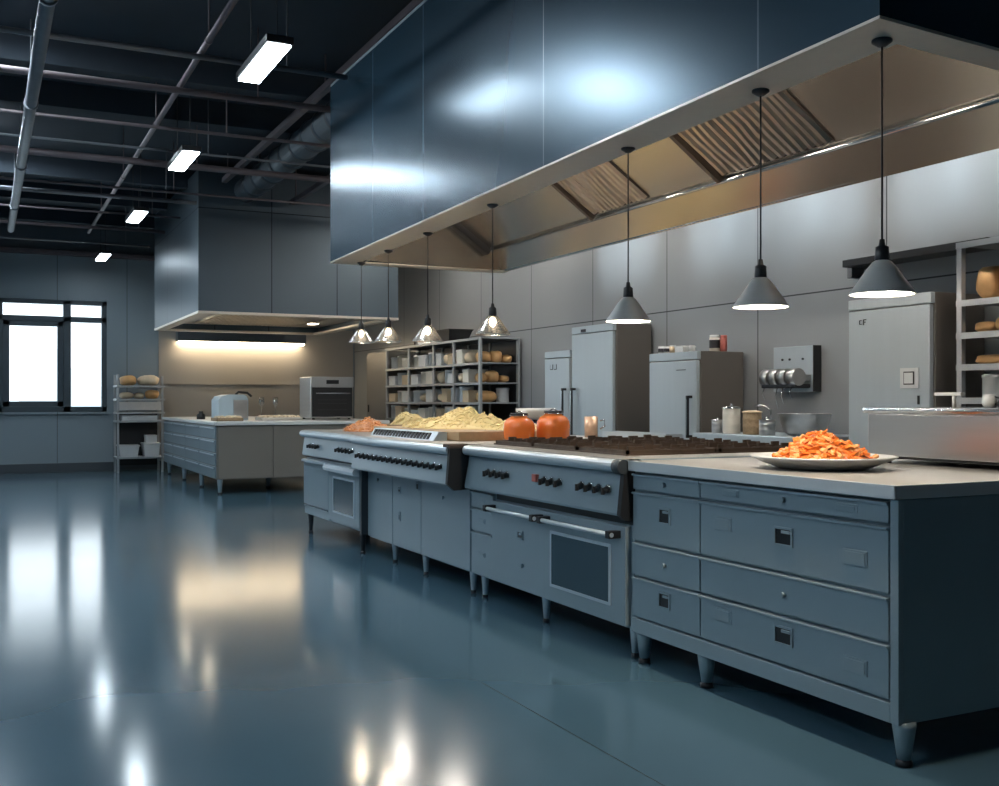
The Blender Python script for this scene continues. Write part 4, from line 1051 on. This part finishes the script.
# ------------------------------------------------------------------ wall-wash spots in the aisle between hood and wall, and facing the hood
def spot(loc, aim, energy, size, col, label, blend=.8):
    t = thing('ceiling_spot', loc, label, 'spotlight', 'ceiling spotlights')
    x, y, z = loc
    d = (Vector(aim)-Vector(loc)).normalized()
    a = Vector(loc)
    MB().cyl(a-d*.16, a-d*.01, .05, .055, n=20).build('can', 'dark', t)
    MB().cyl(a-d*.015, a-d*.008, .045, n=20).build('lens', 'light', t)
    MB().cyl(a-d*.1, (a.x-d.x*.1, a.y-d.y*.1, ZC), .01, n=8).build('stem', 'dark', t)
    ld = bpy.data.lights.new('spot_beam', 'SPOT'); ld.energy = energy; ld.spot_size = size; ld.spot_blend = blend; ld.color = col; ld.shadow_soft_size = .05
    lo = bpy.data.objects.new('spot_beam', ld); COL.objects.link(lo); lo.parent = t
    lo.rotation_euler = d.to_track_quat('-Z', 'Y').to_euler()
COOL = (.66, .86, 1)
COOLW = (.74, .90, 1)
for y in (5.3, 6.75, 7.9, 9.6):
    for dy in (-.15, .15): spot((4.75, y+dy, 3.8), (6.25, y+dy*1.6, 2.85), 110, .5, COOLW, 'small dark ceiling spotlight behind the long hood aimed at the wall', 1)

# ------------------------------------------------------------------ daylight
w = bpy.data.worlds.new('World'); SC.world = w; w.use_nodes = True
nt = w.node_tree; bg = nt.nodes['Background']
tc = nt.nodes.new('ShaderNodeTexCoord'); sp = nt.nodes.new('ShaderNodeSeparateXYZ'); cr = nt.nodes.new('ShaderNodeValToRGB')
nt.links.new(tc.outputs['Generated'], sp.inputs[0]); nt.links.new(sp.outputs['Z'], cr.inputs[0]); nt.links.new(cr.outputs[0], bg.inputs[0])
cr.color_ramp.elements[0].position = 0; cr.color_ramp.elements[0].color = (.78, .90, .96, 1)
cr.color_ramp.elements[1].position = .15; cr.color_ramp.elements[1].color = (.90, .96, 1, 1)
bg.inputs[1].default_value = 2.3
# hood seam materials use object coordinates measured from the hood's base: shift them back to room coordinates
for mm, o in ((M['hood'], Vector((3.2, 5.18, 2.28))), (M['fhood'], Vector((3.65, 14.9, 2.3)))):
    for n in list(mm.node_tree.nodes):
        if n.type == 'SEPXYZ':
            l = n.inputs[0].links[0]; src = l.from_socket; mm.node_tree.links.remove(l)
            ad = mm.node_tree.nodes.new('ShaderNodeVectorMath'); ad.operation = 'ADD'; ad.inputs[1].default_value = o
            mm.node_tree.links.new(src, ad.inputs[0]); mm.node_tree.links.new(ad.outputs[0], n.inputs[0])
for o in bpy.data.objects:
    if '_o' in o: del o['_o']

# ------------------------------------------------------------------ view
vs = SC.view_settings
SC.display_settings.display_device = 'sRGB'
vs.view_transform = 'Standard'; vs.look = 'None'; vs.gamma = 1; vs.exposure = 0.42; vs.use_curve_mapping = False
cy = SC.cycles
cy.max_bounces = 8; cy.diffuse_bounces = 4; cy.glossy_bounces = 4; cy.transparent_max_bounces = 12
cy.sample_clamp_indirect = 4; cy.blur_glossy = .0; cy.use_denoising = True
cy.caustics_reflective = False; cy.caustics_refractive = False
